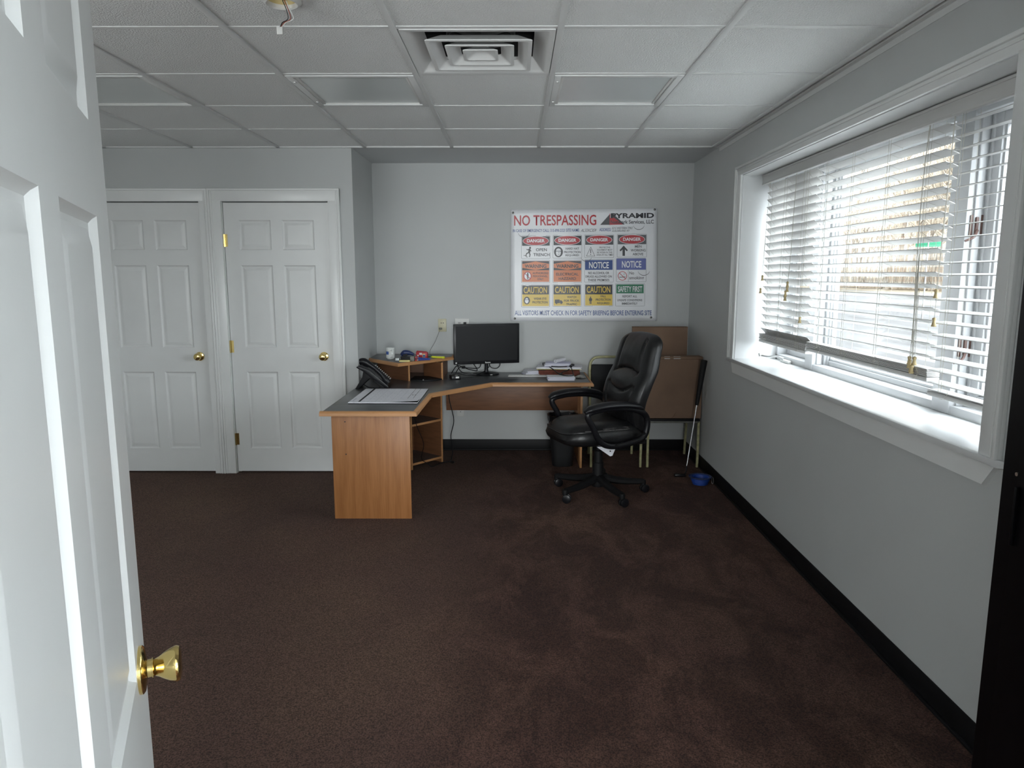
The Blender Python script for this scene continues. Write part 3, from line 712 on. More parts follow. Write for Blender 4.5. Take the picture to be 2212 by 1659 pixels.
# raised corner platform (monitor riser) standing on the desk
HZ = .826
e2 = thing('desk_riser', 'corner riser shelf with oak edging standing on the desk', 'desk shelf', (-.85, 5.6, DZ), 0)
ht = [(-1.148, 5.60), (-1.12, 5.553), (-.868, 5.268), (-.512, 5.690), (-.512, 5.90), (-1.148, 5.90)]
m = MB(); m.prism(ht, HZ - .022, HZ, CHARC, .001); m.build('top', e2)
m = MB(); edging(m, [(-1.149, 5.60), (-1.12, 5.553), (-.868, 5.268), (-.512, 5.690), (-.512, 5.90)], HZ, .024, .020); m.build('edge_strip', e2)
def plank(m, p0, p1, th, z0, z1, mt, cap=EDGE):
    a, b = Vector((*p0, 0)), Vector((*p1, 0)); d = (b - a); l = d.length; Mx = Matrix.Translation(a) @ Matrix.Rotation(math.atan2(d.y, d.x), 4, 'Z')
    m.box((0, 0, z0), (l, th, z1), mt, 0, Mx)
    if cap: m.box((-.001, -.0004, z0), (.0015, th + .0004, z1), cap, 0, Mx)
m = MB(); plank(m, (-.806, 5.398), (-1.09, 5.66), .014, DZ, HZ - .022, OAKSHADE); m.build('divider', e2)
m = MB(); plank(m, (-.560, 5.470), (-.72, 5.66), .014, DZ, HZ - .022, OAKSHADE)
plank(m, (-.562, 5.47), (-.562, 5.89), .012, DZ, HZ - .022, OAKSHADE); m.build('side_panel', e2)
m = MB(); m.box((-1.09, 5.875, DZ), (-.575, 5.888, HZ - .022), OAKSHADE); m.build('back_panel', e2)
m = MB()  # thin black plate with a curved front edge and a steel stud
pts = [(-.806 + .246*t + .03*math.sin(PI*t), 5.398 + .075*t - .055*math.sin(PI*t)) for t in [i/10 for i in range(11)]]
poly = pts + [(-.60, 5.60), (-.80, 5.60)]
m.prism(poly, DZ, DZ + .010, BLACKM, .001)
m.cyl((-.70, 5.372, DZ + .009), (-.70, 5.372, DZ + .016), .005, STEEL, n=10); m.build('black_plate', e2)

# ------------------------------------------------------------------ desk pad calendar
e = thing('desk_calendar', 'large white desk pad calendar on a black backing at the desk front', 'desk calendar', (-.835, 4.69, DZ), 0)
m = MB(); m.box((-1.052, 4.408, DZ), (-.612, 4.965, DZ + .003), BLACKM, .001); m.build('backing', e)
m = MB(); x0, x1, y0, y1 = -1.055, -.616, 4.420, 4.972; zt = DZ + .0075
sh = []; N = 14
for a in range(N+1):
    for b_ in range(N+1):
        x = x0 + (x1-x0)*a/N; y = y0 + (y1-y0)*b_/N; u = a/N; v_ = b_/N
        lift = .012*max(0, u - .55)**1.0*max(0, .30 - v_)*6
        sh.append((x, y, zt + lift))
fs = [(a*(N+1)+b_, (a+1)*(N+1)+b_, (a+1)*(N+1)+b_+1, a*(N+1)+b_+1) for a in range(N) for b_ in range(N)]
m.add(sh, fs, PAPER); m.add([(x, y, DZ + .003) for x, y, z in sh], fs, PAPER)
m.add([(x0, y0, DZ+.003), (x1, y0, DZ+.003), (x1, y0, zt), (x0, y0, zt), (x0, y1, DZ+.003), (x1, y1, DZ+.003), (x1, y1, zt), (x0, y1, zt)], [(0, 1, 2, 3), (4, 7, 6, 5), (0, 3, 7, 4), (1, 5, 6, 2)], PAPER)
m.build('sheets', e)
m = MB(); zz = zt + .0006
m.box((-.998, y0 + .03, zz - .0004), (-.984, y1 - .004, zz), INK)
for k in range(6):
    x = -.984 + k*.048; m.box((x - .0006, y0 + .02, zz - .0004), (x + .0006, y1 - .01, zz), GREYINK)
for k in range(8):
    y = y0 + .02 + k*(y1 - y0 - .03)/7; m.box((-.984, y - .0006, zz - .0004), (-.735, y + .0006, zz), GREYINK)
for x in (-.700, -.665): m.box((x - .001, y0 + .14, zz - .0004), (x + .001, y1 - .01, zz), INK)
for k in range(2): m.box((-.690, 4.70 + k*.0, zz), (-.682, 4.716, zz + .0004), INK); m.box((-.672, 4.70, zz), (-.665, 4.712, zz + .0004), INK)
m.box((-1.04, y0 + .05, zz - .0004), (-1.030, y0 + .16, zz), GREYINK)
for a in range(5):
    for b_ in range(7):
        x = -.965 + a*.048; y = y0 + .045 + b_*.075; m.box((x, y, zz - .0004), (x + .005, y + .010, zz), GREYINK)
m.build('printing', e)

# ------------------------------------------------------------------ telephone
e = thing('desk_telephone', 'black office telephone tilted on its stand at the back left of the desk', 'telephone', (-1.02, 5.06, DZ), 0)
def slab_xz(m, pts, y0, y1, mt, bev=.004):
    b = bmesh.new(); vs = [b.verts.new((x, y0, z)) for x, z in pts]; f = b.faces.new(vs)
    r = bmesh.ops.extrude_face_region(b, geom=[f])
    for v in [g for g in r['geom'] if isinstance(g, bmesh.types.BMVert)]: v.co.y = y1
    bmesh.ops.recalc_face_normals(b, faces=b.faces[:])
    if bev: bmesh.ops.bevel(b, geom=b.edges[:], offset=bev, segments=2, affect='EDGES', profile=.5)
    m.bm(b, mt)
z = DZ
m = MB(); slab_xz(m, [(-1.115, z + .150), (-1.125, z + .158), (-1.105, z + .170), (-1.03, z + .140), (-.905, z + .030), (-.895, z + .012), (-.915, z + .006), (-1.0, z + .070), (-1.08, z + .130)], 4.985, 5.165, BLACKP); m.build('body', e)
m = MB()
slab_xz(m, [(-1.138, z), (-1.118, z), (-1.035, z + .075), (-1.0, z + .070), (-.985, z + .095), (-1.075, z + .135), (-1.085, z + .085)], 4.995, 5.155, BLACKM, .003)
slab_xz(m, [(-.985, z), (-.925, z), (-.935, z + .030), (-1.0, z + .075), (-1.01, z + .05), (-.96, z + .02)], 5.0, 5.15, BLACKM, .003); m.build('stand', e)
m = MB(); pts = [(-1.10, 5.0, z + .196), (-1.065, 5.0, z + .196), (-1.0, 5.0, z + .155), (-.945, 5.0, z + .105), (-.915, 5.0, z + .066), (-.90, 5.0, z + .045)]
m.tube(pts, [.022, .026, .016, .016, .024, .020], BLACKP, 14, up=(0, 1, 0)); m.build('handset', e)
m = MB()
for k in range(10):
    t = k/9; x = -1.015 + .105*t; zc = z + .150 - .093*t
    m.box((x - .004, 5.07, zc - .002), (x + .004, 5.15, zc + .005), WPLAST, .001)
m.build('key', e)
m = MB(); slab_xz(m, [(-1.095, z + .176), (-1.05, z + .158), (-1.048, z + .163), (-1.093, z + .181)], 5.055, 5.155, DIFFUSER, 0); m.build('display', e)
m = MB(); m.tube([(-1.08, 5.02, z + .03), (-1.04, 5.0, z + .012), (-.98, 4.985, z + .010), (-.93, 4.975, z + .008), (-.91, 5.0, z + .006), (-.90, 5.06, z + .006)], .004, BLACKP, 8); m.build('coiled_cord', e)

# ------------------------------------------------------------------ monitor
e = thing('computer_monitor', 'black flat computer monitor with dark screen on a round stand', 'monitor', (-.235, 5.775, DZ), math.radians(15))
W_, Hm, zb = .272, .325, .089
m = MB(); m.box((-W_, -.030, zb), (W_, -.004, zb + Hm), BLACKP, .004); m.box((-W_ + .03, -.006, zb + .03), (W_ - .03, .022, zb + Hm - .03), BLACKM, .012)
m.build('housing', e, local=True)
m = MB(); m.box((-W_ + .017, -.0312, zb + .026), (W_ - .017, -.0296, zb + Hm - .016), SCREEN); m.build('screen', e, local=True)
m = MB(); m.box((-.016, -.0322, zb + .008), (-.011, -.030, zb + .019), WPLAST); m.box((-.016, -.0322, zb + .007), (.028, -.030, zb + .0125), WPLAST)
for k in range(5): m.box((-.010 + k*.0076, -.0322, zb + .009), (-.0055 + k*.0076, -.030, zb + .0155), WPLAST)
m.build('maker_badge', e, local=True)
m = MB(); m.box((-W_ + .012, -.0322, zb + .008), (-W_ + .023, -.030, zb + .019), WPLAST); m.build('sticker', e, local=True)
m = MB(); m.tube([(0, .0, .004), (0, .0, .035), (0, -.003, .075), (0, -.003, .12)], [.024, .016, .014, .014], BLACKP, 20); m.build('neck', e, local=True)
m = MB(); m.lathe([(.0001, 0), (.104, 0), (.108, .004), (.104, .009), (.05, .016), (.025, .020), (.0001, .021)], BLACKP, 44, Matrix.Translation((0, .012, 0)), cap=False)
m.box((.010, -.098, .006), (.028, -.090, .010), WPLAST); m.build('base', e, local=True)

# ------------------------------------------------------------------ things on the riser
def lie(p, q, r, mt, m, r1=None, n=12): m.tube([p, q], [r, r if r1 is None else r1], mt, n, smooth=False)
zt = HZ + .0008
e = thing('coffee_mug', 'white ceramic mug with a small blue square print', 'mug', (-.972, 5.52, zt), 0)
m = MB(); m.lathe([(.0001, 0), (.026, 0), (.029, .006), (.0345, .012), (.0345, .082), (.0355, .086), (.0335, .0875), (.0315, .082), (.0315, .010), (.0001, .008)], CERAM, 36, cap=False); m.build('cup', e, local=True)
m = MB(); m.tube([(.010, -.031, .072), (.020, -.050, .070), (.023, -.056, .045), (.018, -.050, .022), (.006, -.032, .016)], .0045, CERAM, 10); m.build('handle', e, local=True)
BLUEPR = mat('blue_print', (0.06, 0.12, 0.36), 0.4)
m = MB()
vs = []; 
for zz_ in (.038, .062):
    for k in range(7):
        a = math.radians(-150 + k*8); vs.append((.0349*math.cos(a), .0349*math.sin(a), zz_))
m.add(vs, [(k, k+1, k+8, k+7) for k in range(6)], BLUEPR); m.build('print', e, local=True)
m = MB(); m.tube([(-.90, 5.60, zt + .022), (-.875, 5.60, zt + .040), (-.84, 5.60, zt + .040), (-.80, 5.60, zt + .026)], [.014, .022, .018, .010], NAVY, 14)
m.box((-.905, 5.585, zt), (-.80, 5.618, zt + .014), NAVY, .004); m.cyl((-.868, 5.582, zt + .028), (-.868, 5.618, zt + .028), .018, BLACKP, n=20)
tag(m.build('tape_dispenser'), 'dark blue tape dispenser behind the mug on the riser', 'tape dispenser')
e = thing('tape_box', 'red printed cardboard box of tape on the desk riser', 'box', (-.735, 5.60, zt), math.radians(-8))
m = MB(); m.box((-.045, -.018, 0), (.045, .018, .045), REDM, .001)
m.add([(-.045, -.018, .045), (.045, -.018, .045), (.040, -.010, .052), (-.045, .010, .056)], [(0, 1, 2, 3)], REDM); m.build('carton', e, local=True)
m = MB(); m.box((-.018, -.0188, .026), (.004, -.018, .042), WPLAST); m.box((.008, -.0188, .006), (.030, -.018, .034), YPAD); m.cyl((.020, -.0188, .018), (.020, -.0192, .018), .010, BLUEPR, n=20)
m.box((-.034, -.0188, .012), (-.024, -.018, .026), WPLAST); m.build('print', e, local=True)
m = MB(); m.box((-.872, 5.385, zt), (-.800, 5.435, zt + .032), BLACKM, .002); m.box((-.800, 5.383, zt), (-.768, 5.437, zt + .034), GFRAME, .003)
tag(m.build('stapler_box'), 'small black and grey rectangular box beside the mug', 'box')
m = MB(); m.box((-.765, 5.40, zt), (-.750, 5.44, zt + .030), REDM, .002); m.cyl((-.7575, 5.3995, zt + .015), (-.7575, 5.399, zt + .015), .006, BLACKP, n=12)
tag(m.build('tape_refill'), 'small red packet against the grey box end', 'packet')
for k, (a, b, lb) in enumerate((((-.742, 5.41, zt + .006), (-.655, 5.45, zt + .006), 'blue marker pen, front one of the pair on the riser'), ((-.745, 5.432, zt + .019), (-.665, 5.462, zt + .007), 'blue marker pen, back one of the pair on the riser'))):
    m = MB(); lie(a, b, .006, BLUEP, m); lie(a, tuple(Vector(a) + (Vector(a) - Vector(b)).normalized()*.012), .004, WPLAST, m, .001); tag(m.build('marker_pen'), lb, 'pen', 'blue markers on the riser')
m = MB(); lie((-.655, 5.595, zt + .008), (-.565, 5.555, zt + .008), .008, YEL, m); lie((-.567, 5.556, zt + .008), (-.556, 5.551, zt + .008), .0095, YEL, m); lie((-.655, 5.595, zt + .008), (-.668, 5.601, zt + .008), .004, YEL, m, .002)
tag(m.build('highlighter'), 'fat yellow highlighter pen at the right of the riser', 'highlighter')
m = MB(); lie((-.70, 5.66, zt + .005), (-.62, 5.64, zt + .005), .005, GREENP, m); lie((-.62, 5.64, zt + .005), (-.57, 5.627, zt + .005), .0045, WPLAST, m)
tag(m.build('felt_pen'), 'dark green felt pen with white cap behind the highlighter', 'pen')
m = MB(); m.box((-.875, 5.335, zt), (-.795, 5.372, zt + .011), YPAD, .001, M=None); tag(m.build('sticky_notes'), 'pad of pale yellow sticky notes at the riser edge', 'sticky notes')
m = MB(); m.box((-.915, 5.40, zt), (-.885, 5.44, zt + .020), DIFFUSER, .003); tag(m.build('glass_block'), 'small clear grey plastic holder beside the mug', 'holder')
m = MB(); m.box((-.925, 5.50, zt), (-.86, 5.53, zt + .005), WPLAST, .001); tag(m.build('eraser'), 'white flat eraser stick behind the mug', 'eraser')

# ------------------------------------------------------------------ papers on the right wing
z = DZ + .0004
def stack(x, y, w, d, n, z0, rz, mts, jit=.008, th=.0022, fan=0.0):
    m = MB()
    for k in range(n):
        Mx = TR(x + random.uniform(-jit, jit) + fan*k, y + random.uniform(-jit, jit), z0 + k*th, rz + random.uniform(-.03, .03))
        m.box((-w/2, -d/2, 0), (w/2, d/2, th*.8), mts[k % len(mts)], 0, Mx)
    return m, z0 + n*th
for k, (dy, lb) in enumerate(((0, 'white flat strip on the desk, front one of the two'), (.05, 'white flat strip on the desk, back one of the two'))):
    m = MB(); m.box((-.155, -.014, 0), (.155, .014, .007), WPLAST, .001, TR(.10 + .004*k, 5.64 + dy, z, -.02 if k else -.03)); tag(m.build('plastic_strip'), lb, 'strip', 'white strips on the desk')
m, _ = stack(.145, 5.775, .165, .13, 10, z, .25, [PAPER, PAPER2, PAPER], .006, .0036, .0030); tag(m.build('paper_stack'), 'fanned heap of white papers left of the brown folder', 'papers')
m = MB()
for k in range(6): m.box((-.165, -.10, k*.0075), (.165, .10, k*.0075 + .006), FOLDER, .002, TR(.365 + random.uniform(-.006, .006), 5.775, z, -.05 + random.uniform(-.02, .02)))
m.box((-.10, -.115, .045), (-.16, .10, .052), BLACKM, .002, TR(.35, 5.775, z, -.05)); tag(m.build('expanding_folder'), 'reddish brown expanding file folder under the papers', 'folder')
z2 = z + .053
m, z3 = stack(.36, 5.765, .36, .20, 4, z2, -.08, [YPAD, PAPER, PAPER, PAPER], .008, .0045); tag(m.build('manila_papers'), 'white papers and manila file lying on the brown folder', 'papers')
m, z4 = stack(.345, 5.76, .20, .15, 7, z3 + .003, -.12, [PAPER2, PAPER, PAPER], .010, .0038, .0015); tag(m.build('clipped_papers'), 'wavy bundle of white papers at the top of the heap', 'papers')
m = MB(); m.box((.222, 5.74, z3 + .006), (.246, 5.775, z3 + .026), BLACKP, .003)
m.tube([(.232, 5.755, z3 + .026), (.215, 5.75, z3 + .034), (.205, 5.745, z3 + .024)], .0015, STEEL, 6); m.tube([(.232, 5.765, z3 + .012), (.212, 5.76, z3 + .018), (.200, 5.755, z3 + .010)], .0015, STEEL, 6)
tag(m.build('binder_clip'), 'black binder clip with wire arms on the paper bundle', 'binder clip')
m = MB(); a = Vector((.325, 5.70, z4 + .015)); b = Vector((.405, 5.80, z4 + .020))
for r_ in (.0145, ): 
    q = Vector((0, 0, 1)).rotation_difference((b - a).normalized()).to_matrix().to_4x4(); Ln = (b - a).length
    m.lathe([(.0145, 0), (.0145, Ln), (.010, Ln), (.010, 0), (.0145, 0)], PAPER, 24, Matrix.Translation(a) @ q, cap=False)
tag(m.build('rolled_paper'), 'white rolled up paper tube on top of the heap', 'paper roll')
m = MB()
m.tube([(.27, 5.70, z3 + .006), (.34, 5.665, z3 + .004), (.42, 5.67, z3 + .006), (.47, 5.69, z3 + .012), (.475, 5.74, z3 + .014), (.44, 5.755, z3 + .012), (.42, 5.72, z3 + .014), (.455, 5.68, z3 + .006),
        (.42, 5.640, z + .050), (.375, 5.570, z + .045), (.36, 5.545, z + .030)], .0042, BLACKP, 8)
m.tube([(.27, 5.70, z3 + .004), (.31, 5.62, z + .055), (.35, 5.52, z + .035), (.41, 5.47, z + .030), (.455, 5.50, z + .030), (.46, 5.60, z + .034), (.45, 5.66, z + .070), (.44, 5.70, z3 + .010)], .0038, BLACKP, 8)
m.box((.345, 5.525, z + .028), (.372, 5.550, z + .042), BLACKP, .004)
tag(m.build('black_cord'), 'black power cord draped over the heap of papers', 'cord')
m, z5 = stack(.355, 5.475, .205, .135, 10, z, .0, [PAPER, PAPER, PAPER2], .006, .0028); tag(m.build('paper_pile'), 'neat stack of white papers at the front edge of the desk', 'papers')
m = MB()
rings = []
for k in range(9):
    t = k/8; s_ = math.sin(PI*min(.98, max(.06, t)))**.6
    rings.append([(.515 - .045 + .09*t, 5.56 + .035*s_*math.cos(2*PI*j/14)*(1 + .25*math.sin(j*2.3 + k)), z + .013*s_ + .0125*s_*math.sin(2*PI*j/14)) for j in range(14)])
m.loft(rings, mat('grey_cloth', (.36, .35, .33), .9, noise=(40, .15, 3))); tag(m.build('crumpled_cloth'), 'crumpled grey paper towel at the right end of the desk', 'paper towel')

# ------------------------------------------------------------------ adapters and cables
e = thing('power_adapter', 'black power adapter with white label beside the riser', 'power adapter', (-.470, 5.50, DZ), .3)
m = MB(); m.box((-.035, -.05, .0005), (.035, .05, .030), BLACKP, .004); m.build('case', e, local=True)
m = MB(); m.box((-.004, -.0508, .012), (.022, -.050, .026), WPLAST); m.box((0, -.03, .030), (.02, .01, .0308), WPLAST); m.build('sticker', e, local=True)
CB = [
 [(-.50, 5.56, .71), (-.47, 5.70, .75), (-.42, 5.74, .735), (-.38, 5.76, .725), (-.30, 5.80, .72), (-.28, 5.82, .76), (-.29, 5.82, .80)],
 [(-.49, 5.80, .79), (-.47, 5.78, .74), (-.43, 5.70, .70), (-.34, 5.68, .684), (-.28, 5.70, .69), (-.22, 5.82, .72), (-.20, 5.83, .79)],
 [(-.48, 5.62, .69), (-.44, 5.66, .745), (-.37, 5.74, .715), (-.31, 5.80, .70), (-.35, 5.83, .76), (-.38, 5.83, .80)],
 [(-.50, 5.60, .69), (-.46, 5.62, .70), (-.38, 5.64, .68), (-.30, 5.70, .682), (-.24, 5.84, .70), (-.26, 5.85, .78)],
 [(-.13, 5.83, .80), (-.125, 5.84, .74), (-.155, 5.85, .710), (-.20, 5.85, .72), (-.225, 5.84, .78)]]
m = MB()
for p in CB[:4]: m.tube([(x, y, max(zz_, DZ + .004)) for x, y, zz_ in p], .0036, BLACKP, 7)
m.box((-.435, 5.735, .722), (-.405, 5.765, .742), BLACKP, .005)
tag(m.build('cable_tangle'), 'tangle of black cables between the riser and the monitor', 'cables')
m = MB(); m.tube(CB[4], .0036, BLACKP, 8); tag(m.build('video_cable'), 'black cable looping under the right of the monitor', 'cable')
m = MB(); m.tube([(-.615, 5.905, 1.036), (-.625, 5.89, 1.02), (-.66, 5.86, .93), (-.70, 5.84, .86), (-.70, 5.83, HZ + .003), (-.68, 5.76, HZ + .003)], .0016, GFRAME, 6)
m.box((-.632, 5.893, 1.028), (-.606, 5.909, 1.044), GFRAME, .003); tag(m.build('thin_cord'), 'thin grey cord plugged in the cream outlet above the riser', 'cord')
m = MB(); m.tube([(-.530, 5.59, .640), (-.525, 5.588, .50), (-.49, 5.585, .33), (-.515, 5.585, .20), (-.50, 5.585, .10), (-.51, 5.56, .02), (-.515, 5.50, .006), (-.49, 5.47, .006), (-.485, 5.50, .008), (-.53, 5.50, .008), (-.60, 5.44, .006), (-.64, 5.36, .006), (-.68, 5.36, .03)], .0035, BLACKP, 8)
m.tube([(-.68, 5.36, .03), (-.72, 5.33, .08), (-.70, 5.315, .20), (-.745, 5.29, .34), (-.765, 5.24, .48), (-.745, 5.22, .62)], .0025, BLACKP, 7)
tag(m.build('floor_cable'), 'black cable hanging under the desk and coiling on the carpet', 'cable')

# ------------------------------------------------------------------ outlets
def plate(m, x0, x1, z0, z1, mt, y=YB): m.box((x0, y - .006, z0), (x1, y, z1), mt, .002)
e = thing('wall_outlet', 'cream two socket outlet plate above the riser', 'outlet', (-.604, YB, 1.01), 0)
m = MB(); plate(m, -.638, -.570, 1.010, 1.116, CREAM); m.build('cover_plate', e)
m = MB()
for xx in (-.613, -.595): m = MB(); m.cyl((xx, YB - .0066, 1.082), (xx, YB - .006, 1.082), .004, INK, n=10); m.build('socket', e)
e = thing('wall_outlet', 'white double outlet plate partly behind the monitor', 'outlet', (-.44, YB, 1.01), 0)
m = MB(); plate(m, -.498, -.380, 1.006, 1.120, WPLAST); m.build('cover_plate', e)
for xx in (-.470, -.460, -.412): m = MB(); m.box((xx, YB - .0068, 1.076), (xx + .004, YB - .006, 1.088), INK); m.build('socket', e)
m = MB(); m.box((-.428, YB - .014, 1.068), (-.404, YB - .006, 1.090), BLACKP, .003); m.build('plug', e)
e = thing('wall_outlet', 'small white outlet low on the wall under the desk', 'outlet', (-.46, YB, .29), 0)
m = MB(); plate(m, -.494, -.430, .293, .395, WPLAST); m.build('cover_plate', e)
for xx, zz_ in ((-.472, .345), (-.455, .345), (-.4625, .328)): m = MB(); m.box((xx, YB - .0068, zz_), (xx + .004, YB - .006, zz_ + .010), INK); m.build('socket', e)

# ------------------------------------------------------------------ office chair
CX, CY = .565, 4.70
F_ = Vector((-.94, -.33, 0)).normalized(); rzc = math.atan2(F_.y, F_.x)     # local +x = forward, local +y = the camera side
e = thing('office_chair', 'black leather high back office chair on five castors', 'office chair', (CX, CY, 0), rzc)
base_rot = -rzc
m = MB()   # star base
m.lathe([(.0001, .055), (.042, .055), (.048, .070), (.046, .120), (.034, .128), (.0001, .128)], BLACKM, 28)
m.build('hub', e, local=True)
for k in range(5):
    a = math.radians(5 + 72*k) + base_rot; Mk = Matrix.Rotation(a, 4, 'Z')
    m = MB(); rings = []
    for t in [0, .15, .35, .6, .85, 1.0]:
        x = .03 + .285*t; hw = .034 - .012*t; zc = .112 - .034*t - .010*math.sin(PI*t); hh = .030 - .012*t
        rings.append([(x, hw*math.cos(q)*(1 if abs(math.cos(q)) > .5 else 1.1), zc + hh*math.sin(q)) for q in [PI/8 + PI/4*j for j in range(8)]])
    m.loft(rings, BLACKM, True, Mk); m.lathe([(.0001, .055), (.017, .055), (.019, .075), (.017, .088), (.0001, .092)], BLACKM, 16, Mk @ Matrix.Translation((.315, 0, 0)))
    m.build('base_leg', e, local=True)
    m = MB(); sw = -math.radians(5 + 72*k) + (.35, -.3, .25, -.2, .4)[k]
    Mc = Mk @ Matrix.Translation((.315, 0, 0)) @ Matrix.Rotation(sw, 4, 'Z')
    for s in (-1, 1):
        Mw = Mc @ Matrix.Translation((.012, s*.013, .029)) @ Matrix.Rotation(PI/2, 4, 'X')
        m.lathe([(.0001, -.009), (.022, -.009), (.0285, -.006), (.0285, .006), (.022, .009), (.0001, .009)], BLACKP, 22, Mw, cap=False)
    m.box((-.012, -.006, .020), (.020, .006, .052), BLACKM, .004, Mc); m.cyl((0, 0, .045), (0, 0, .060), .008, BLACKM, M=Mc, n=12)
    m.build('castor', e, local=True)
m = MB(); m.lathe([(.0001, .12), (.040, .12), (.036, .22), (.030, .225), (.028, .30), (.015, .305), (.015, .37), (.0001, .37)], BLACKM, 24); m.build('column', e, local=True)
m = MB(); m.box((-.12, -.09, .355), (.12, .09, .385), BLACKM, .010); m.tube([(.02, .08, .37), (.03, .18, .36), (.03, .235, .352)], .005, BLACKM, 8); m.build('tilt_mechanism', e, local=True)
def sup(c, s, p):
    return (math.copysign(abs(c)**p, c), math.copysign(abs(s)**p, s))
# seat: thick waterfall cushion
m = MB(); rings = []; K = 56
prof = [(.0, .385, .80), (.30, .385, .9), (.86, .388, .93), (.97, .405, 1.0), (1.0, .430, 1.03), (.995, .455, 1.02), (.96, .482, .99), (.90, .497, .96), (.885, .490, .95), (.86, .500, .94), (.75, .512, .9), (.5, .520, .9), (.25, .516, .9), (.02, .514, .9)]
for i, (r_, z_, s_) in enumerate(prof):
    ring = []
    for k in range(K):
        a = 2*PI*k/K; c_, s2 = sup(math.cos(a), math.sin(a), .55)
        x = .048 + .292*r_*c_; y = .262*r_*s2*(1 - .06*c_)
        zz = z_ + (.010*math.cos(3*x*6)*0) - (.030*max(0, (x - .23)/.1)**1.5 if z_ > .44 else 0) + (.008*math.sin(y*9)**2 if r_ < .9 and z_ > .5 else 0)
        ring.append((x, y, zz))
    rings.append(ring)
m.loft(rings, LEATHER); m.build('seat', e, local=True, ang=60)
m = MB()
pts = []
for k in range(15):
    a = math.radians(-30 + 150*k/14); c_, s2 = sup(math.cos(a), math.sin(a), .55); pts.append((.048 + .292*.945*c_, .262*.945*s2, .487 - (.030*max(0, (.048 + .27*c_ - .23)/.1)**1.5)))
m.tube(pts, .0045, LEATHER, 6); m.build('piping', e, local=True)
m = MB(); m.tube([(p[0]*.99, p[1]*.99, p[2] + .006) for p in pts[9:14]], .004, WORN, 6)
m.tube([(-.10 + .03*k, .225 - .004*math.sin(k), .500 + .002*math.sin(k*2)) for k in range(7)], .0035, WORN, 6); m.build('worn_seam', e, local=True)
# seat flap of loose leather
# backrest: tall cushion, shaped by sections
def spine(t):       # t 0..1 bottom to top -> (x, z)
    z_ = .445 + .650*t
    x_ = -.215 - .010*t + .035*math.sin(PI*min(1, t*1.6)) - .145*max(0, t - .25)**1.15
    return x_, z_
def halfw(t): return .215 + .050*math.sin(PI*min(1, t/.75)*.62) - .055*max(0, t - .45)
RB_ = 66; KB = 88
def seam(u, t):
    """depth of the stitched grooves on the front face; u -1..1, t 0..1"""
    d = 0
    def g(x, w, a): return a*math.exp(-(x/w)**2)
    # head cushion lower edge: arch
    if t > .50:
        tb = .60 + .045*math.cos(u*PI*.9)*1.0 if abs(u) < .62 else 9
        d += g(t - tb, .010, .020) if abs(u) < .62 else 0
    # vertical seams beside the head cushion
    if t > .60 and t < .95: d += g(abs(u) - .60, .030, .018)
    # lumbar pillow, an inverted dome
    lo = .40 + .085*(u/.62)**2
    if abs(u) < .62: d += g(t - lo, .010, .020)
    if t < .47: d += g(abs(u) - (.46 + .45*max(0, t)), .030, .018)
    # bulging between seams
    d -= .016*math.exp(-((t - .79)/.12)**2)*math.exp(-(u/.5)**2)
    d -= .018*math.exp(-((t - .52)/.075)**2)*math.exp(-(u/.5)**2)
    d -= .014*math.exp(-((t - .22)/.13)**2)*math.exp(-(u/.45)**2)
    if t > .64: d += .0022*math.sin(u*46 + 3*math.sin(t*9))*max(0, 1 - abs(u)/.55)
    return d
m = MB(); rings = []
for i in range(RB_ + 1):
    t = i/RB_; x_, z_ = spine(t); w = halfw(t); th = .050 + .014*math.sin(PI*t)
    e0 = min(1, (t/.04))**.5 if t < .04 else 1
    e1 = math.sqrt(max(0.0, 1 - ((t - .86)/.14)**2.6)) if t > .86 else 1
    ring = []
    for k in range(KB):
        a = 2*PI*k/KB; c_, s_ = sup(math.cos(a), math.sin(a), .72)
        y = w*s_*(.25 + .75*e1 if e1 < 1 else 1)*(.92 + .08*e0); fx = th*c_*(.12 + .88*e1)*(.3 + .7*e0)
        u = y/w
        if c_ > 0: fx -= seam(u, t)*min(1, c_*1.6)*(e1 if e1 < 1 else 1); fx += .030*abs(u)**2.2*c_*(1 if t < .86 else e1)
        ring.append((x_ + fx, y, z_))
    rings.append(ring)
m.loft(rings, LEATHER); m.build('backrest', e, local=True, ang=70)
m = MB()
def back_pt(u, t, off=.0):
    x_, z_ = spine(t); w = halfw(t); th = .050 + .014*math.sin(PI*t); return (x_ + th*(1 - abs(u)**3)*.9 + .03*abs(u)**2.2 + off, u*w, z_)
m.tube([back_pt(.86, t, .006) for t in (.28, .34, .40, .46)], .0055, WORN, 6)
m.build('worn_patch', e, local=True)
m = MB(); m.tube([(back_pt(.60, t, .002 + .004*(k % 2))) for k, t in enumerate((.905, .92, .935, .945))], .0035, WORN, 6); m.build('worn_edge', e, local=True)
m = MB()   # back shell bracket
m.box((-.285, -.10, .37), (-.235, .10, .56), BLACKM, .012); m.box((-.28, -.05, .365), (.0, .05, .380), BLACKM, .004); m.build('back_bracket', e, local=True)
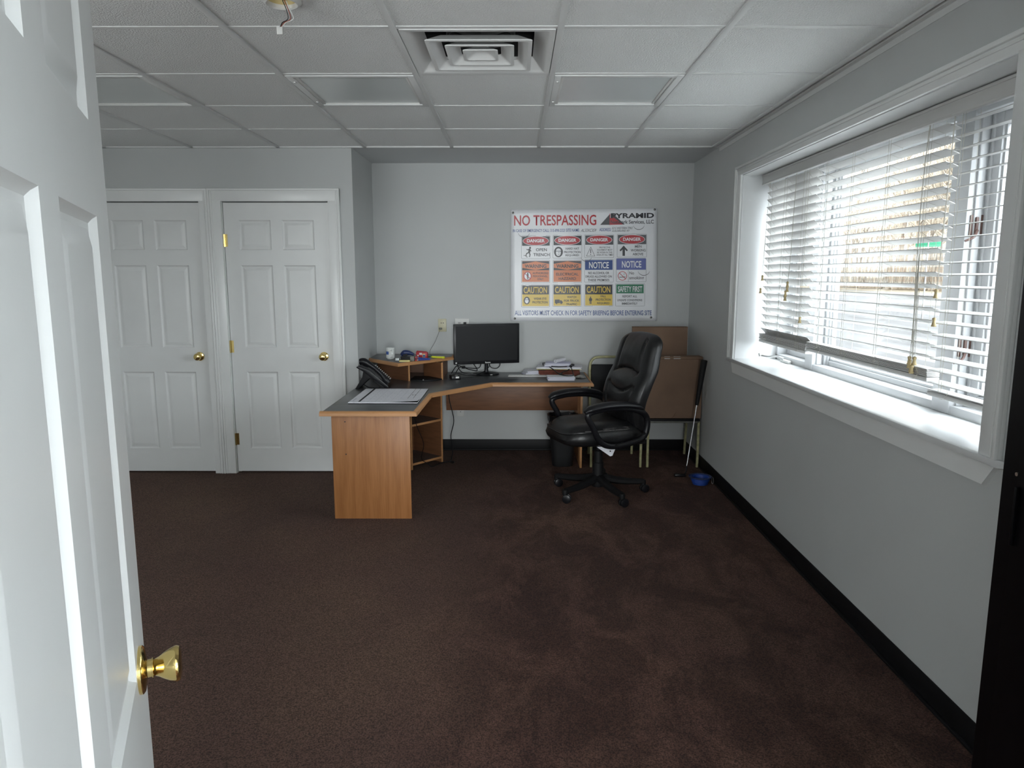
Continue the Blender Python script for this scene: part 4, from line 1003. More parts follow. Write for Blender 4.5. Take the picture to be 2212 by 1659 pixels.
for s in (-1, 1):
    y = s*.285
    m = MB()
    loop = [(-.175, y, .440), (-.06, y, .405), (.06, y, .400), (.135, y + s*.004, .440), (.185, y + s*.008, .53), (.222, y + s*.008, .612), (.14, y + s*.008, .640), (.02, y + s*.006, .645), (-.10, y + s*.004, .630), (-.185, y, .590), (-.205, y, .52)]
    m.tube(loop, .0195, BLACKP, 14, closed=True, flat=1.0, res=7)
    m.build('armrest', e, local=True)
    m = MB()
    pad = [(.240, y + s*.006, .628), (.200, y + s*.008, .648), (.10, y + s*.008, .663), (-.02, y + s*.006, .663), (-.12, y + s*.004, .648), (-.165, y, .632)]
    m.tube(pad, [.022, .038, .040, .038, .032, .018], BLACKP, 16, flat=.62, up=(0, 0, 1)); m.build('armrest_pad', e, local=True)
    for px_, pz_ in ((-.19, .56), (-.175, .47), (.02, .405)):
        m = MB(); m.cyl((px_, y + s*.012, pz_), (px_, y + s*.024, pz_), .008, BLACKM, n=12); m.build('bolt', e, local=True)
    m = MB(); m.box((-.20, min(y - s*.005, y - s*.075), .395), (.06, max(y - s*.005, y - s*.075), .408), BLACKM, .003); m.build('armrest_bracket', e, local=True)
m = MB(); m.add([(.115, .21, .382), (-.02, .225, .382), (.02, .245, .325), (.035, .243, .322), (.116, .211, .3825), (-.019, .226, .3825), (.021, .246, .3255), (.036, .244, .3225)], [(0, 1, 2, 3), (4, 7, 6, 5), (0, 4, 5, 1), (1, 5, 6, 2), (2, 6, 7, 3), (3, 7, 4, 0)], PAPER)
m.build('care_label', e, local=True)

# ------------------------------------------------------------------ stacking chairs, boxes, bin
def stack_chair(x0, x1, yf, label, seatz=.375, fr=YFRAME):
    e = thing('stacking_chair', label, 'chair', ((x0+x1)/2, yf + .2, 0), 0, 'two old tube frame chairs by the back wall')
    yb = yf + .36
    for x in (x0, x1):
        m = MB(); m.box((x - .009, yf - .009, 0), (x + .009, yf + .009, seatz - .012), fr, .003); m.build('leg', e)
    m = MB(); xs0, x0 = x0, x0 + .024
    yt = YB - .10
    m.tube([(x0, yb + .06, .0), (x0, yb + .02, seatz), (x0, yt - .03, .60), (x0 + .004, yt, .74), (x0 + .03, yt + .01, .792), (x0 + .08, yt + .01, .808), ((x0+x1)/2, yt + .01, .810), (x1 - .08, yt + .01, .808), (x1 - .03, yt + .01, .792), (x1 - .004, yt, .74), (x1, yt - .03, .60), (x1, yb + .02, seatz), (x1, yb + .06, 0)], .0105, fr, 10); m.build('back_frame', e); x0 = xs0
    m = MB(); m.box((x0 - .006, yf - .009, seatz - .024), (x1 + .006, yf + .008, seatz - .008), GFRAME, .003); m.box((x0 - .005, yf, seatz - .022), (x0 + .008, yb + .02, seatz - .008), GFRAME, .002); m.box((x1 - .008, yf, seatz - .022), (x1 + .005, yb + .02, seatz - .008), GFRAME, .002); m.build('seat_frame', e)
    m = MB(); m.box((x0 - .008, yf - .015, seatz - .010), (x1 + .008, yb, seatz + .008), UPHOL, .006); m.build('seat', e)
    m = MB(); Mx = Matrix.Translation(((x0+x1)/2, yt - .035, .49)) @ Matrix.Rotation(-.16, 4, 'X')
    m.box((-(x1-x0)/2 + .036, -.012, 0), ((x1-x0)/2 - .012, .012, .262), UPHOL, .010, Mx); m.build('backrest', e)
    return e
stack_chair(.590, .972, 5.372, 'cream framed black backed stacking chair between desk and office chair')
stack_chair(1.026, 1.412, 5.372, 'stacking chair carrying the big cardboard box in the corner')
e = thing('cardboard_box', 'big worn flat cardboard box standing on a chair in the corner', 'box', (1.2, 5.42, .385), 0)
m = MB(); bx0, bx1, by0, by1, bz0, bz1 = .978, 1.438 - .008, 5.375, 5.50, .384, .862
N = 10
vs = []; fs = []
m.box((bx0, by0 + .006, bz0), (bx1, by1, bz1 - .002), CARD, .004)
for a in range(N+1):
    for b in range(N+1):
        u, v = a/N, b/N; vs.append((bx0 + .002 + (bx1-bx0-.004)*u, by0 - .006*math.sin(PI*u)*math.sin(PI*v) + .004*math.sin(u*7 + v*5)*math.sin(PI*u)*math.sin(PI*v) + .0055, bz0 + .004 + (bz1 - bz0 - .022)*v))
fs = [(a*(N+1)+b, (a+1)*(N+1)+b, (a+1)*(N+1)+b+1, a*(N+1)+b+1) for a in range(N) for b in range(N)]
m.add(vs, fs, CARD); m.build('carton', e)
m = MB(); m.add([(bx0 + .001, by0 + .004, bz1 - .020), (bx1 - .001, by0 + .004, bz1 - .020), (bx1 - .004, by0 + .016, bz1 + .001), (bx0 + .004, by0 + .016, bz1 + .001), (bx0 + .001, by0 + .006, bz1 - .022), (bx1 - .001, by0 + .006, bz1 - .022), (bx1 - .004, by0 + .018, bz1 - .002), (bx0 + .004, by0 + .018, bz1 - .002)], [(0, 1, 2, 3), (4, 7, 6, 5), (0, 4, 5, 1), (1, 5, 6, 2), (2, 6, 7, 3), (3, 7, 4, 0)], CARDE); m.build('top_fold', e)
for xa, xb in ((1.135, 1.178), (1.205, 1.258)):
    m = MB(); m.add([(xa, by0 + .0035, bz1 - .017), (xb, by0 + .0035, bz1 - .017), (xb, by0 + .013, bz1 + .0005), (xa, by0 + .013, bz1 + .0005)], [(0, 1, 2, 3)], WPLAST); m.build('shipping_label', e)
m = MB(); m.tube([(1.20, by0 - .004, .388), (1.215, by0 - .005, .40), (1.228, by0 - .006, .425), (1.235, by0 - .005, .432)], .0012, CARDE, 5); m.tube([(1.215, by0 - .005, .40), (1.24, by0 - .005, .412)], .001, CARDE, 5, smooth=False); m.build('crack', e)
m = MB(); m.box((.925, 5.60, .385), (1.358, 5.645, 1.070), CARD, .003); m.box((.924, 5.599, 1.068), (1.359, 5.646, 1.073), CARDE, .002)
tag(m.build('cardboard_box', origin=(1.145, 5.62, .385)), 'tall flat cardboard box standing upright behind the big worn one', 'box')
e = thing('waste_bin', 'black plastic waste bin on the carpet beneath the desk end', 'waste bin', (.372, 5.44, 0), 0)
m = MB(); rings = []
for z_, s_ in ((0, .074), (.004, .080), (.375, .112), (.377, .117), (.40, .118), (.40, .112), (.385, .108), (.012, .074)):
    rings.append([(s_*sup(math.cos(2*PI*k/40), math.sin(2*PI*k/40), .6)[0], s_*.85*sup(math.cos(2*PI*k/40), math.sin(2*PI*k/40), .6)[1], z_) for k in range(40)])
m.loft(rings, BLACKM); m.build('bin', e, local=True)
m = MB(); rings = []
for z_, s_ in ((.365, .119), (.403, .121), (.405, .108), (.32, .10)):
    rings.append([(s_*(1 + .02*math.sin(k*2.7))*sup(math.cos(2*PI*k/40), math.sin(2*PI*k/40), .6)[0], s_*.86*(1 + .02*math.sin(k*1.9))*sup(math.cos(2*PI*k/40), math.sin(2*PI*k/40), .6)[1], z_ + .003*math.sin(k*1.7)) for k in range(40)])
m.loft(rings, BLACKP, cap=False); m.build('liner_bag', e, local=True)

# golf putter leaning in the corner
e = thing('golf_club', 'golf putter with fat black grip leaning on the right wall', 'golf club', (1.262, 5.11, 0), 0)
pb, pt_ = Vector((1.262, 5.112, .030)), Vector((1.398, 5.235, .850)); dv = (pt_ - pb)
m = MB(); m.tube([pb + dv*.05, pb + dv*.62], [.0042, .0050], STEEL, 12, smooth=False); m.build('shaft', e)
m = MB(); m.tube([pb + dv*.60, pb + dv*.64, pb + dv*.85, pb + dv*1.0, pb + dv*1.004], [.012, .015, .021, .025, .021], BLACKM, 18, smooth=False); m.build('grip', e)
m = MB(); m.tube([pb + dv*.06, pb, Vector((1.25, 5.11, .016))], [.005, .005, .006], BLACKP, 10); m.box((1.178, 5.092, .001), (1.262, 5.122, .022), BLACKP, .006); m.build('head', e)

# collapsible bowl
e = thing('collapsible_bowl', 'blue collapsible rubber pet bowl on the carpet near the right wall', 'bowl', (1.322, 4.925, .001), 0)
m = MB(); m.lathe([(.0001, 0), (.052, 0), (.055, .006), (.055, .014), (.060, .017), (.060, .028), (.066, .031), (.066, .044), (.070, .047), (.070, .052), (.058, .050), (.056, .032), (.050, .02), (.046, .006), (.0001, .005)], BLUE, 44, cap=False); m.build('bowl', e, local=True)
m = MB(); m.lathe([(.068, .050), (.080, .050), (.082, .054), (.080, .058), (.068, .057), (.066, .053), (.068, .050)], NAVY, 44, cap=False); m.build('rim', e, local=True)
m = MB(); m.tube([(.078, -.010, .052), (.088, -.010, .050), (.092, -.012, .030), (.090, -.012, .006), (.082, -.008, .008), (.080, -.008, .040)], .0022, STEEL, 8, closed=True); m.build('clip', e, local=True)

# black steel cabinet at the right edge of the picture
e = thing('metal_cabinet', 'tall black metal cabinet at the right edge against the wall', 'cabinet', (1.25, 1.13, 0), 0)
CFX = 1.075; CY1 = CFX/.7035; CY0 = CY1 - .80
m = MB(); m.box((CFX, CY0, .0), (R - .02, CY1, 1.78), BLACKCAB, .004); m.build('body', e)
m = MB(); m.box((CFX - .004, CY0 + .02, .06), (CFX + .001, CY1 - .055, 1.75), BLACKCAB, .001); m.build('door', e)
m = MB(); m.cyl((CFX - .006, CY1 - .052, 1.055), (CFX, CY1 - .052, 1.055), .0042, STEEL, n=14); m.build('screw', e)
m = MB(); m.box((CFX - .012, CY1 - .066, .90), (CFX - .003, CY1 - .058, 1.03), BLACKCAB, .002); m.build('handle', e)

# ------------------------------------------------------------------ printed banner
B_RED = mat('banner_red', (.50, .022, .035), .35); B_BLU = mat('banner_blue', (.035, .085, .30), .35); B_NAV = mat('banner_notice_blue', (.012, .06, .26), .35)
B_LIL = mat('banner_faded_blue', (.11, .14, .42), .35); B_BLK = mat('banner_black', (.012, .012, .02), .35); B_ORG = mat('banner_orange', (.72, .20, .06), .35)
B_YEL = mat('banner_yellow', (.80, .56, .07), .35); B_GRN = mat('banner_green', (.02, .20, .10), .35); B_WHT = mat('banner_vinyl', (.86, .87, .90), .32, noise=(3, .03, 3))
B_GRY = mat('banner_outline_grey', (.30, .31, .32), .4); B_GRD = mat('banner_dark_grey', (.07, .07, .08), .4); B_FGR = mat('banner_faded_grey', (.14, .14, .15), .4)
YBN = YB - .010
def wrinkle(x, z_):
    return .0035*math.sin(x*7 + z_*3) + .0022*math.sin(z_*9 - x*4) + .0006*math.sin(x*29 + z_*15)
def bp(cx, cy, lay):
    k = 1 + .023*(cy - 150)/1400
    x = (-.122 + .000633*cx)*k; z_ = 2.094 - .000638*cy + (.010*(cx - 140)/1860 if cy < 800 else .008*(cx - 140)/1860)*abs(1 - cy/1600)
    return (x, YBN - .005 - wrinkle(x, z_) - lay*.0007, z_)
BM = MB()
def brect(x0, y0, x1, y1, mt, lay=1, nx=None, ny=None):
    nx = nx or max(1, int((x1-x0)/60)); ny = ny or max(1, int((y1-y0)/60))
    vs = [bp(x0 + (x1-x0)*a/nx, y0 + (y1-y0)*b/ny, lay) for a in range(nx+1) for b in range(ny+1)]
    BM.add(vs, [(a*(ny+1)+b, a*(ny+1)+b+1, (a+1)*(ny+1)+b+1, (a+1)*(ny+1)+b) for a in range(nx) for b in range(ny)], mt)
def bpoly(pts, mt, lay=2):
    b = bmesh.new(); b.faces.new([b.verts.new((x, y, 0)) for x, y in pts]); bmesh.ops.triangulate(b, faces=b.faces[:])
    for _ in range(3):
        ed = [e_ for e_ in b.edges if e_.calc_length() > 55]
        if not ed: break
        bmesh.ops.subdivide_edges(b, edges=ed, cuts=1); bmesh.ops.triangulate(b, faces=b.faces[:])
    b.verts.index_update(); BM.add([bp(v.co.x, v.co.y, lay) for v in b.verts], [[v.index for v in f.verts] for f in b.faces], mt); b.free()
def boval(cx, cy, rx, ry, mt, lay=2, n=36): bpoly([(cx + rx*math.cos(2*PI*k/n), cy + ry*math.sin(2*PI*k/n)) for k in range(n)], mt, lay)
def bframe(x0, y0, x1, y1, w, mt, lay=1, r=14):
    def rr(x0, y0, x1, y1, r):
        o = []
        for cx, cy, a0 in ((x1-r, y0+r, -90), (x1-r, y1-r, 0), (x0+r, y1-r, 90), (x0+r, y0+r, 180)):
            for q in range(5): a = math.radians(a0 + q*22.5); o.append((cx + r*math.cos(a), cy + r*math.sin(a)))
        return o
    A_ = rr(x0, y0, x1, y1, r); B_ = rr(x0+w, y0+w, x1-w, y1-w, max(2, r-w)); n = len(A_)
    BM.add([bp(*p, lay) for p in A_] + [bp(*p, lay) for p in B_], [(k, (k+1) % n, n + (k+1) % n, n + k) for k in range(n)], mt)
_tc = {}
def text_mesh(s, bold):
    if (s, bold) in _tc: return _tc[(s, bold)]
    cu = bpy.data.curves.new('t', 'FONT'); cu.body = s; cu.size = 1; cu.offset = bold; cu.resolution_u = 3; cu.fill_mode = 'FRONT'
    o = bpy.data.objects.new('t', cu); COL.objects.link(o)
    dg = bpy.context.evaluated_depsgraph_get(); dg.update(); me = bpy.data.meshes.new_from_object(o.evaluated_get(dg))
    V = [(v.co.x, v.co.y) for v in me.vertices]; Fc = [tuple(p.vertices) for p in me.polygons]
    bpy.data.objects.remove(o); bpy.data.curves.remove(cu); bpy.data.meshes.remove(me)
    x0 = min(v[0] for v in V); x1 = max(v[0] for v in V); y0 = min(v[1] for v in V); y1 = max(v[1] for v in V)
    _tc[(s, bold)] = ([((a - x0)/(x1-x0), (b - y0)/(y1-y0)) for a, b in V], Fc); return _tc[(s, bold)]
def btext(s, x0, y0, x1, y1, mt, lay=4, bold=.018, skew=0):
    V, Fc = text_mesh(s, bold)
    BM.add([bp(x0 + (x1-x0)*a + skew*b, y1 - (y1-y0)*b, lay) for a, b in V], [f[::-1] for f in Fc], mt)
# sheet with thickness
nx, ny = 34, 26; X0, Y0, X1, Y1 = 138, 150, 2002, 1560
fr = [bp(X0 + (X1-X0)*a/nx, Y0 + (Y1-Y0)*b/ny, 0) for a in range(nx+1) for b in range(ny+1)]
bk_ = [(x, y + .0012, z_) for x, y, z_ in fr]; q_ = lambda a, b: a*(ny+1)+b; nn = len(fr)
fs = [(q_(a, b), q_(a, b+1), q_(a+1, b+1), q_(a+1, b)) for a in range(nx) for b in range(ny)]
fs += [tuple(nn + i for i in f[::-1]) for f in fs]
fs += [(q_(a, 0), q_(a+1, 0), nn + q_(a+1, 0), nn + q_(a, 0)) for a in range(nx)] + [(q_(a, ny), nn + q_(a, ny), nn + q_(a+1, ny), q_(a+1, ny)) for a in range(nx)]
fs += [(q_(0, b), nn + q_(0, b), nn + q_(0, b+1), q_(0, b+1)) for b in range(ny)] + [(q_(nx, b), q_(nx, b+1), nn + q_(nx, b+1), nn + q_(nx, b)) for b in range(ny)]
BM.add(fr + bk_, fs, B_WHT)
btext('NO TRESPASSING', 180, 222, 1228, 352, B_RED, bold=.012)
bpoly([(1278, 348), (1405, 212), (1405, 348)], B_GRD, 2); bpoly([(1412, 212), (1412, 348), (1590, 345), (1440, 212)], B_GRD, 2); bpoly([(1405, 348), (1405, 262), (1455, 262), (1570, 345)], B_RED, 3)
brect(1398, 210, 1405, 350, B_RED, 3, 1, 3)
btext('PYRAMID', 1415, 206, 1962, 268, B_BLK, bold=.035, lay=5); btext('Network Services, LLC', 1410, 290, 1960, 345, B_GRD, lay=5)
btext('IN CASE OF EMERGENCY CALL: 315-898-2323', 163, 395, 828, 432, B_BLU, bold=.008); btext('SITE NAME:', 842, 393, 1016, 431, B_BLU, bold=.008)
btext('AL33XC359', 1030, 396, 1220, 434, B_BLK, bold=0, skew=12); btext('ADDRESS:', 1268, 388, 1418, 426, B_BLU, bold=.008)
btext('5215 WESTERN TPKE', 1424, 376, 1685, 402, B_BLK, bold=0, skew=10); btext('GUILDERLAND, NY', 1426, 410, 1648, 438, B_BLK, bold=0, skew=8)
cols = [(272, 642), (674, 1046), (1078, 1455), (1494, 1874)]
cols2 = [(272, 638), (674, 1046), (1076, 1450), (1484, 1866)]
cols3 = [(272, 636), (672, 1040), (1076, 1444), (1472, 1850)]
for k, (a, b) in enumerate(cols):
    o = -4*k; faded = k >= 2
    bframe(a, 474 + o, b, 766 + o, 4, B_GRY); hb = B_GRD if faded else B_BLK
    brect(a + 10, 486 + o, b - 8, 602 + o, hb, 1); boval((a+b)/2, 542 + o, 166, 58, B_WHT, 2); boval((a+b)/2, 542 + o, 160, 53, B_RED, 3)
    btext('DANGER', (a+b)/2 - 114, 519 + o, (a+b)/2 + 114, 561 + o, B_WHT, bold=.035)
btext('OPEN', 458, 634, 598, 672, B_GRD); btext('TRENCH', 426, 696, 632, 735, B_GRD)
def limb(p, q, w, mt=B_BLK, lay=3):
    d = Vector((q[0]-p[0], q[1]-p[1])); n_ = Vector((-d.y, d.x)).normalized()*w/2
    bpoly([(p[0]+n_.x, p[1]+n_.y), (q[0]+n_.x, q[1]+n_.y), (q[0]-n_.x, q[1]-n_.y), (p[0]-n_.x, p[1]-n_.y)], mt, lay)
boval(384, 628, 12, 14, B_BLK, 3)
for p, q, w in (((376, 640), (372, 690), 24), ((372, 688), (385, 715), 14), ((383, 712), (376, 744), 12), ((370, 685), (338, 700), 13), ((340, 698), (330, 735), 11), ((374, 648), (345, 652), 9), ((346, 652), (338, 645), 8), ((382, 650), (398, 672), 9), ((302, 725), (338, 725), 6), ((336, 725), (336, 745), 6), ((336, 744), (356, 744), 6)): limb(p, q, w)
boval(746, 682, 56, 65, B_BLK, 2); boval(744, 690, 32, 44, B_WHT, 3); bpoly([(712, 668), (722, 645), (744, 636), (768, 645), (780, 668)], B_WHT, 4); limb((708, 672), (784, 672), 6, B_BLK, 5); limb((752, 680), (752, 700), 5, B_BLK, 5); limb((740, 716), (758, 716), 4, B_BLK, 5)
btext('HARD HAT', 838, 628, 1008, 654, B_GRD); btext('PROTECTION', 816, 672, 1028, 698, B_GRD); btext('REQUIRED', 836, 712, 1008, 740, B_GRD)
for p, q in (((1158, 622), (1102, 736)), ((1102, 735), (1212, 735)), ((1210, 736), (1158, 622))): limb(p, q, 5, B_GRD)
limb((1157, 650), (1157, 700), 9, B_BLK); boval(1157, 716, 6, 6, B_BLK, 3)
for s, x0, x1, y in (('PROTECTIVE', 1268, 1406, 618), ('EQUIPMENT MUST', 1240, 1436, 650), ('BE WORN IN THIS', 1240, 1434, 680), ('AREA AT ALL TIMES', 1232, 1444, 710)): btext(s, x0, y, x1, y + 21, B_FGR, bold=.01)
bpoly([(1579, 606), (1632, 664), (1618, 678), (1595, 654), (1595, 734), (1564, 734), (1564, 654), (1540, 678), (1526, 664)], B_BLK, 3)
btext('MEN', 1722, 602, 1806, 634, B_FGR); btext('WORKING', 1668, 650, 1858, 682, B_FGR); btext('ABOVE', 1692, 698, 1828, 730, B_FGR)
for k in (0, 1):
    a, b = cols2[k]; bframe(a, 782, b, 1072, 4, B_GRY); brect(a + 10, 794, b - 10, 1058, B_ORG, 1); brect(a + 10, 796, b - 10, 910, B_GRD, 2)
    bpoly([(a + 12, 830), ((a+b)/2, 800), (b - 12, 830), (b - 12, 880), ((a+b)/2, 908), (a + 12, 880)], B_ORG, 3)
    btext('WARNING', a + 44, 836, b - 46, 882, B_BLK, bold=.03)
boval(352, 984, 50, 58, B_RED, 2); boval(352, 984, 40, 47, B_WHT, 3); boval(354, 950, 9, 9, B_BLK, 4); limb((354, 958), (354, 1000), 20, B_BLK, 4); limb((349, 998), (349, 1026), 7, B_BLK, 4); limb((359, 998), (359, 1026), 7, B_BLK, 4); limb((318, 950), (386, 1018), 8, B_RED, 5)
btext('AUTHORIZED', 416, 934, 616, 960, B_GRD, bold=.01); btext('PERSONNEL', 422, 974, 608, 998, B_GRD, bold=.01); btext('ONLY', 476, 1010, 556, 1036, B_GRD, bold=.01)
btext('ELECTRICAL', 716, 944, 1002, 978, B_GRD); btext('HAZZARD', 750, 1000, 970, 1034, B_GRD)
a, b = cols2[2]; bframe(a, 776, b, 1066, 4, B_GRY); brect(a + 10, 786, b - 12, 908, B_NAV, 1); btext('NOTICE', 1136, 808, 1390, 890, B_WHT, bold=.022)
btext('NO ALCOHOL OR', 1126, 932, 1394, 962, B_GRD); btext('DRUGS ALLOWED ON', 1090, 978, 1428, 1006, B_GRD); btext('THESE PREMISES', 1120, 1022, 1396, 1052, B_GRD)
a, b = cols2[3]; bframe(a, 764, b, 1062, 4, B_GRY); brect(a + 4, 768, b - 2, 908, B_LIL, 1); btext('NOTICE', 1556, 798, 1804, 882, B_WHT, bold=.022); brect(1636, 908, 1640, 1060, B_GRY, 1, 1, 3)
n_ = 32; vs = [bp(1563 + r_*math.cos(2*PI*k/n_), 985 + r_*math.sin(2*PI*k/n_), 2) for r_ in (58, 51) for k in range(n_)]; BM.add(vs, [(k, (k+1) % n_, n_ + (k+1) % n_, n_ + k) for k in range(n_)], B_RED)
limb((1522, 945), (1604, 1026), 7, B_RED, 4); limb((1520, 1002), (1602, 998), 12, B_GRY, 3); limb((1590, 950), (1580, 970), 6, B_GRY, 3)
btext('No', 1652, 930, 1712, 968, B_FGR); btext('smoking', 1650, 990, 1836, 1040, B_FGR)
for k in (0, 1, 2):
    a, b = cols3[k]; y0 = 1094 - 4*k; bframe(a, y0, b, 1382 - 6*k, 4, B_GRY); brect(a + 12, y0 + 10, b - 10, 1368 - 4*k, B_YEL, 1); brect(a + 12, y0 + 10, b - 10, 1218, B_BLK, 2)
    btext('CAUTION', a + 30, 1122 - 3*k, b - 36, 1204 - 3*k, B_YEL, bold=.018, lay=5)
boval(343, 1296, 40, 48, B_BLK, 3); boval(342, 1298, 24, 34, B_WHT, 4); limb((322, 1286), (366, 1284), 12, B_BLK, 5); limb((326, 1286), (360, 1285), 6, B_WHT, 6)
btext('WEAR EYE', 432, 1258, 594, 1288, B_GRD); btext('PROTECTION', 414, 1304, 610, 1334, B_GRD)
brect(700, 1284, 762, 1330, B_BLK, 3, 1, 1); bpoly([(764, 1294), (784, 1294), (800, 1314), (800, 1330), (764, 1330)], B_BLK, 3); boval(722, 1332, 11, 9, B_BLK, 4); boval(782, 1332, 11, 9, B_BLK, 4)
btext('WATCH', 856, 1238, 972, 1266, B_GRD); btext('FOR TRUCK', 818, 1284, 1010, 1312, B_GRD); btext('TRAFFIC', 846, 1330, 982, 1358, B_GRD)
boval(1155, 1258, 7, 9, B_BLK, 3); limb((1155, 1240), (1155, 1256), 4, B_BLK, 3); limb((1155, 1266), (1155, 1304), 28, B_BLK, 3); limb((1139, 1272), (1140, 1300), 7, B_BLK, 3); limb((1172, 1272), (1170, 1300), 7, B_BLK, 3); limb((1149, 1302), (1149, 1340), 9, B_BLK, 3); limb((1162, 1302), (1162, 1340), 9, B_BLK, 3)
btext('FALL', 1284, 1228, 1352, 1256, B_GRD); btext('PROTECTION', 1222, 1272, 1414, 1300, B_GRD); btext('REQUIRED', 1240, 1318, 1396, 1346, B_GRD)
a, b = cols3[3]; bframe(a, 1080, b, 1370, 4, B_GRY); brect(a + 12, 1092, b - 16, 1206, B_GRN, 1); btext('SAFETY FIRST', 1506, 1116, 1814, 1188, B_WHT, bold=.015)
btext('REPORT ALL', 1562, 1230, 1750, 1258, B_FGR); btext('UNSAFE CONDITIONS', 1496, 1278, 1816, 1306, B_FGR); btext('IMMEDIATELY', 1554, 1322, 1756, 1350, B_FGR)
btext('ALL VISITORS MUST CHECK IN FOR SAFETY BRIEFING BEFORE ENTERING SITE', 190, 1424, 1936, 1486, B_BLU, bold=.010)
# slit flaps cut in the vinyl to let wind through
for cx, cy, r_ in ((305, 430, 75), (1770, 350, 70), (1100, 740, 70), (350, 1045, 72), (1835, 915, 75), (1100, 1340, 68)):
    vs = []
    for k in range(17):
        a = math.radians(8 + 164*k/16); w = 3.2*math.sin(PI*k/16) + .6
        for rr_ in (r_ - w, r_ + w): vs.append(bp(cx + rr_*math.cos(a), cy + rr_*.85*math.sin(a), 6))
    BM.add(vs, [(2*k, 2*k+1, 2*k+3, 2*k+2) for k in range(16)], B_GRD if cy != 1340 and cy != 1045 else B_WHT)
e = thing('safety_banner', 'white vinyl construction site safety banner with rows of warning signs on the back wall', 'banner', (.56, YB, 1.1), 0)
BM.build('sheet', e, ang=180)
for cx, cy in ((165, 190), (1972, 165), (190, 1528), (1930, 1515)):
    x, y, z_ = bp(cx, cy, 0); m = MB(); m.lathe([(.004, -.001), (.004, .0015), (.0085, .0015), (.0095, -.001)], GFRAME, 20, Matrix.Translation((x, y - .001, z_)) @ Matrix.Rotation(PI/2, 4, 'X'), cap=False)
    m.cyl((x + .002, y - .006, z_ + .002), (x + .002, YB - .001, z_ + .002), .0042, INK, n=10); m.build('grommet', e)

# ------------------------------------------------------------------ outdoors
GZ = -.32
SNOW = mat('pale_pavement', (.062, .062, .063), .9, noise=(.22, .38, 8, (1, .5, 1)))
ROADM = mat('road_asphalt', (.08, .08, .082), .9, noise=(.4, .15, 5))
DRYG = mat('dry_winter_grass', (.16, .13, .085), .95, noise=(.6, .3, 6))
m = MB(); m.box((XO + .02, -60, GZ - .3), (40, 200, GZ), SNOW); struct('floor_outside_pavement', m)
m = MB(); m.box((33, -60, GZ), (41, 200, GZ + .01), ROADM)
m.box((36.9, -60, GZ + .01), (37.1, 200, GZ + .014), B_YEL); struct('floor_outside_road', m)
m = MB(); m.box((40, -60, GZ - .3), (160, 260, GZ + .015), DRYG); struct('floor_outside_verge', m)
m = MB(); random.seed(3)
for k in range(150):
    y = 50 + k*.62 + random.uniform(-.2, .2); s_ = random.uniform(.30, .55)
    b = bmesh.new(); bmesh.ops.create_icosphere(b, subdivisions=1, radius=s_)
    for v in b.verts: v.co = Vector((v.co.x*random.uniform(.8, 1.1), v.co.y*1.2, v.co.z*random.uniform(.6, .9)))
    m.bm(b, mat('field_stone', (.30, .26, .22), .9), Matrix.Translation((48 + random.uniform(-.3, .3), y, GZ + .2)))
tag(m.build('stone_wall'), 'low rough stone wall beyond the road, seen through the blinds', 'wall')
BARK = mat('grey_brown_bark', (.36, .32, .28), .9); TWIG = mat('tan_twigs', (.64, .58, .49), .9); BARK2 = mat('pale_bark', (.56, .53, .49), .9)
def tree_mesh(seed, h, bark):
    rnd = random.Random(seed); m = MB()
    def branch(p, d, l, r_, lev):
        n = 5 if lev == 0 else (4 if lev == 1 else 2); pts = [p]; q = p.copy(); dd = d.copy()
        for k in range(n):
            dd = (dd + Vector((rnd.uniform(-1, 1), rnd.uniform(-1, 1), rnd.uniform(-.1, .35)))*(.07 if lev == 0 else .18)).normalized(); q = q + dd*l/n; pts.append(q.copy())
        m.tube(pts, [max(.012, r_*(1 - .75*k/n)) for k in range(n+1)], bark if lev == 0 else TWIG if lev == 2 else bark, 5 if lev == 0 else 3, smooth=False)
        if lev < 2:
            for k in range(15 if lev == 0 else 6):
                t = rnd.uniform(.28 if lev == 0 else .15, 1); i = min(n-1, int(t*n)); b0 = pts[i].lerp(pts[i+1], t*n - i); a = rnd.uniform(0, 2*PI); up_ = rnd.uniform(.35, .9)
                nd = Vector((math.cos(a), math.sin(a), up_)).normalized(); nd = (nd + dd*.4).normalized()
                branch(b0, nd, l*(rnd.uniform(.22, .42) if lev == 0 else rnd.uniform(.3, .55)), r_*(.34 if lev == 0 else .5), lev + 1)
    branch(Vector((0, 0, 0)), Vector((0, 0, 1)), h, h*.011, 0); return m
protos = []
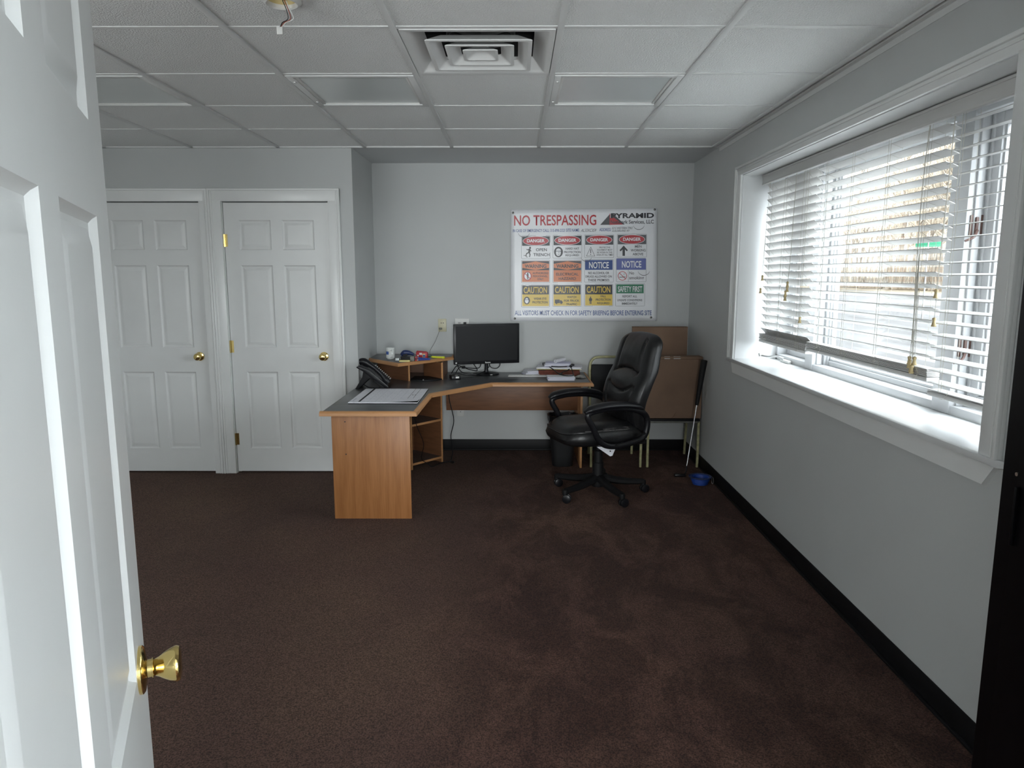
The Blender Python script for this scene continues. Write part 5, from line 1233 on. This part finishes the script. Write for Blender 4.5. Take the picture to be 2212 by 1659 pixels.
for k, (h, bk2) in enumerate(((15, BARK), (18, BARK2), (12, BARK), (20, BARK), (16, TWIG))):
    o = tree_mesh(20 + k, h, bk2).build('bare_tree', None, local=True); protos.append(o)
random.seed(11); used = [False]*5; rows = [(50.5, 54), (55, 60), (61, 70)]
names = ['bare tree in the front row of winter woods outside', 'bare tree in the middle of the winter woods outside', 'bare tree deep in the winter woods outside']
for k in range(135):
    row = k % 3; x = random.uniform(*rows[row]); y = random.uniform(.42, .74); y = x/y if True else y
    y += random.uniform(-2, 2); i = random.randrange(5)
    o = protos[i] if not used[i] else protos[i].copy()
    if used[i]: COL.objects.link(o)
    used[i] = True
    o.location = (x, y, GZ); o.rotation_euler = (0, 0, random.uniform(0, 2*PI)); s_ = random.uniform(.85, 1.2); o.scale = (s_, s_, s_)
    tag(o, names[row], 'tree', 'bare trees, %s row' % ('front', 'middle', 'far')[row])
m = MB(); rnd = random.Random(5)
for k in range(3600):
    x = rnd.uniform(50, 66); y = x/rnd.uniform(.40, .78) + rnd.uniform(-2, 2); h = rnd.uniform(1.2, 3.2) if rnd.random() < .5 else rnd.uniform(3, 6.5); r_ = rnd.uniform(.015, .045)
    dx, dy = rnd.uniform(-.25, .25)*h, rnd.uniform(-.25, .25)*h; mt_ = (TWIG, BARK2, TWIG, BARK)[k % 4]
    a = [(x + r_*math.cos(q), y + r_*math.sin(q), GZ) for q in (0, 2.1, 4.2)] + [(x + dx*.4, y + dy*.4 + (r_ if q else -r_), GZ + h*.55) for q in (0, 1)] + [(x + dx, y + dy, GZ + h)]
    m.add(a, [(0, 1, 3), (1, 2, 4, 3), (2, 0, 3, 4), (3, 4, 5)], mt_)
tag(m.build('undergrowth'), 'dense tan thicket of saplings and brush under the trees', 'undergrowth', kind='stuff')
e = thing('street_sign', 'green street name sign on a post outside the window', 'street sign', (17.0, 29.9, GZ), 0)
m = MB(); m.cyl((17.0, 29.9, GZ), (17.0, 29.9, 2.95), .03, STEEL, n=12); m.build('post', e)
m = MB(); m.box((-.45, -.006, 0), (.45, .006, .24), mat('sign_green', (.02, .25, .14), .5), .003, TR(17.0, 29.9, 2.62, -.5)); m.build('plate', e)
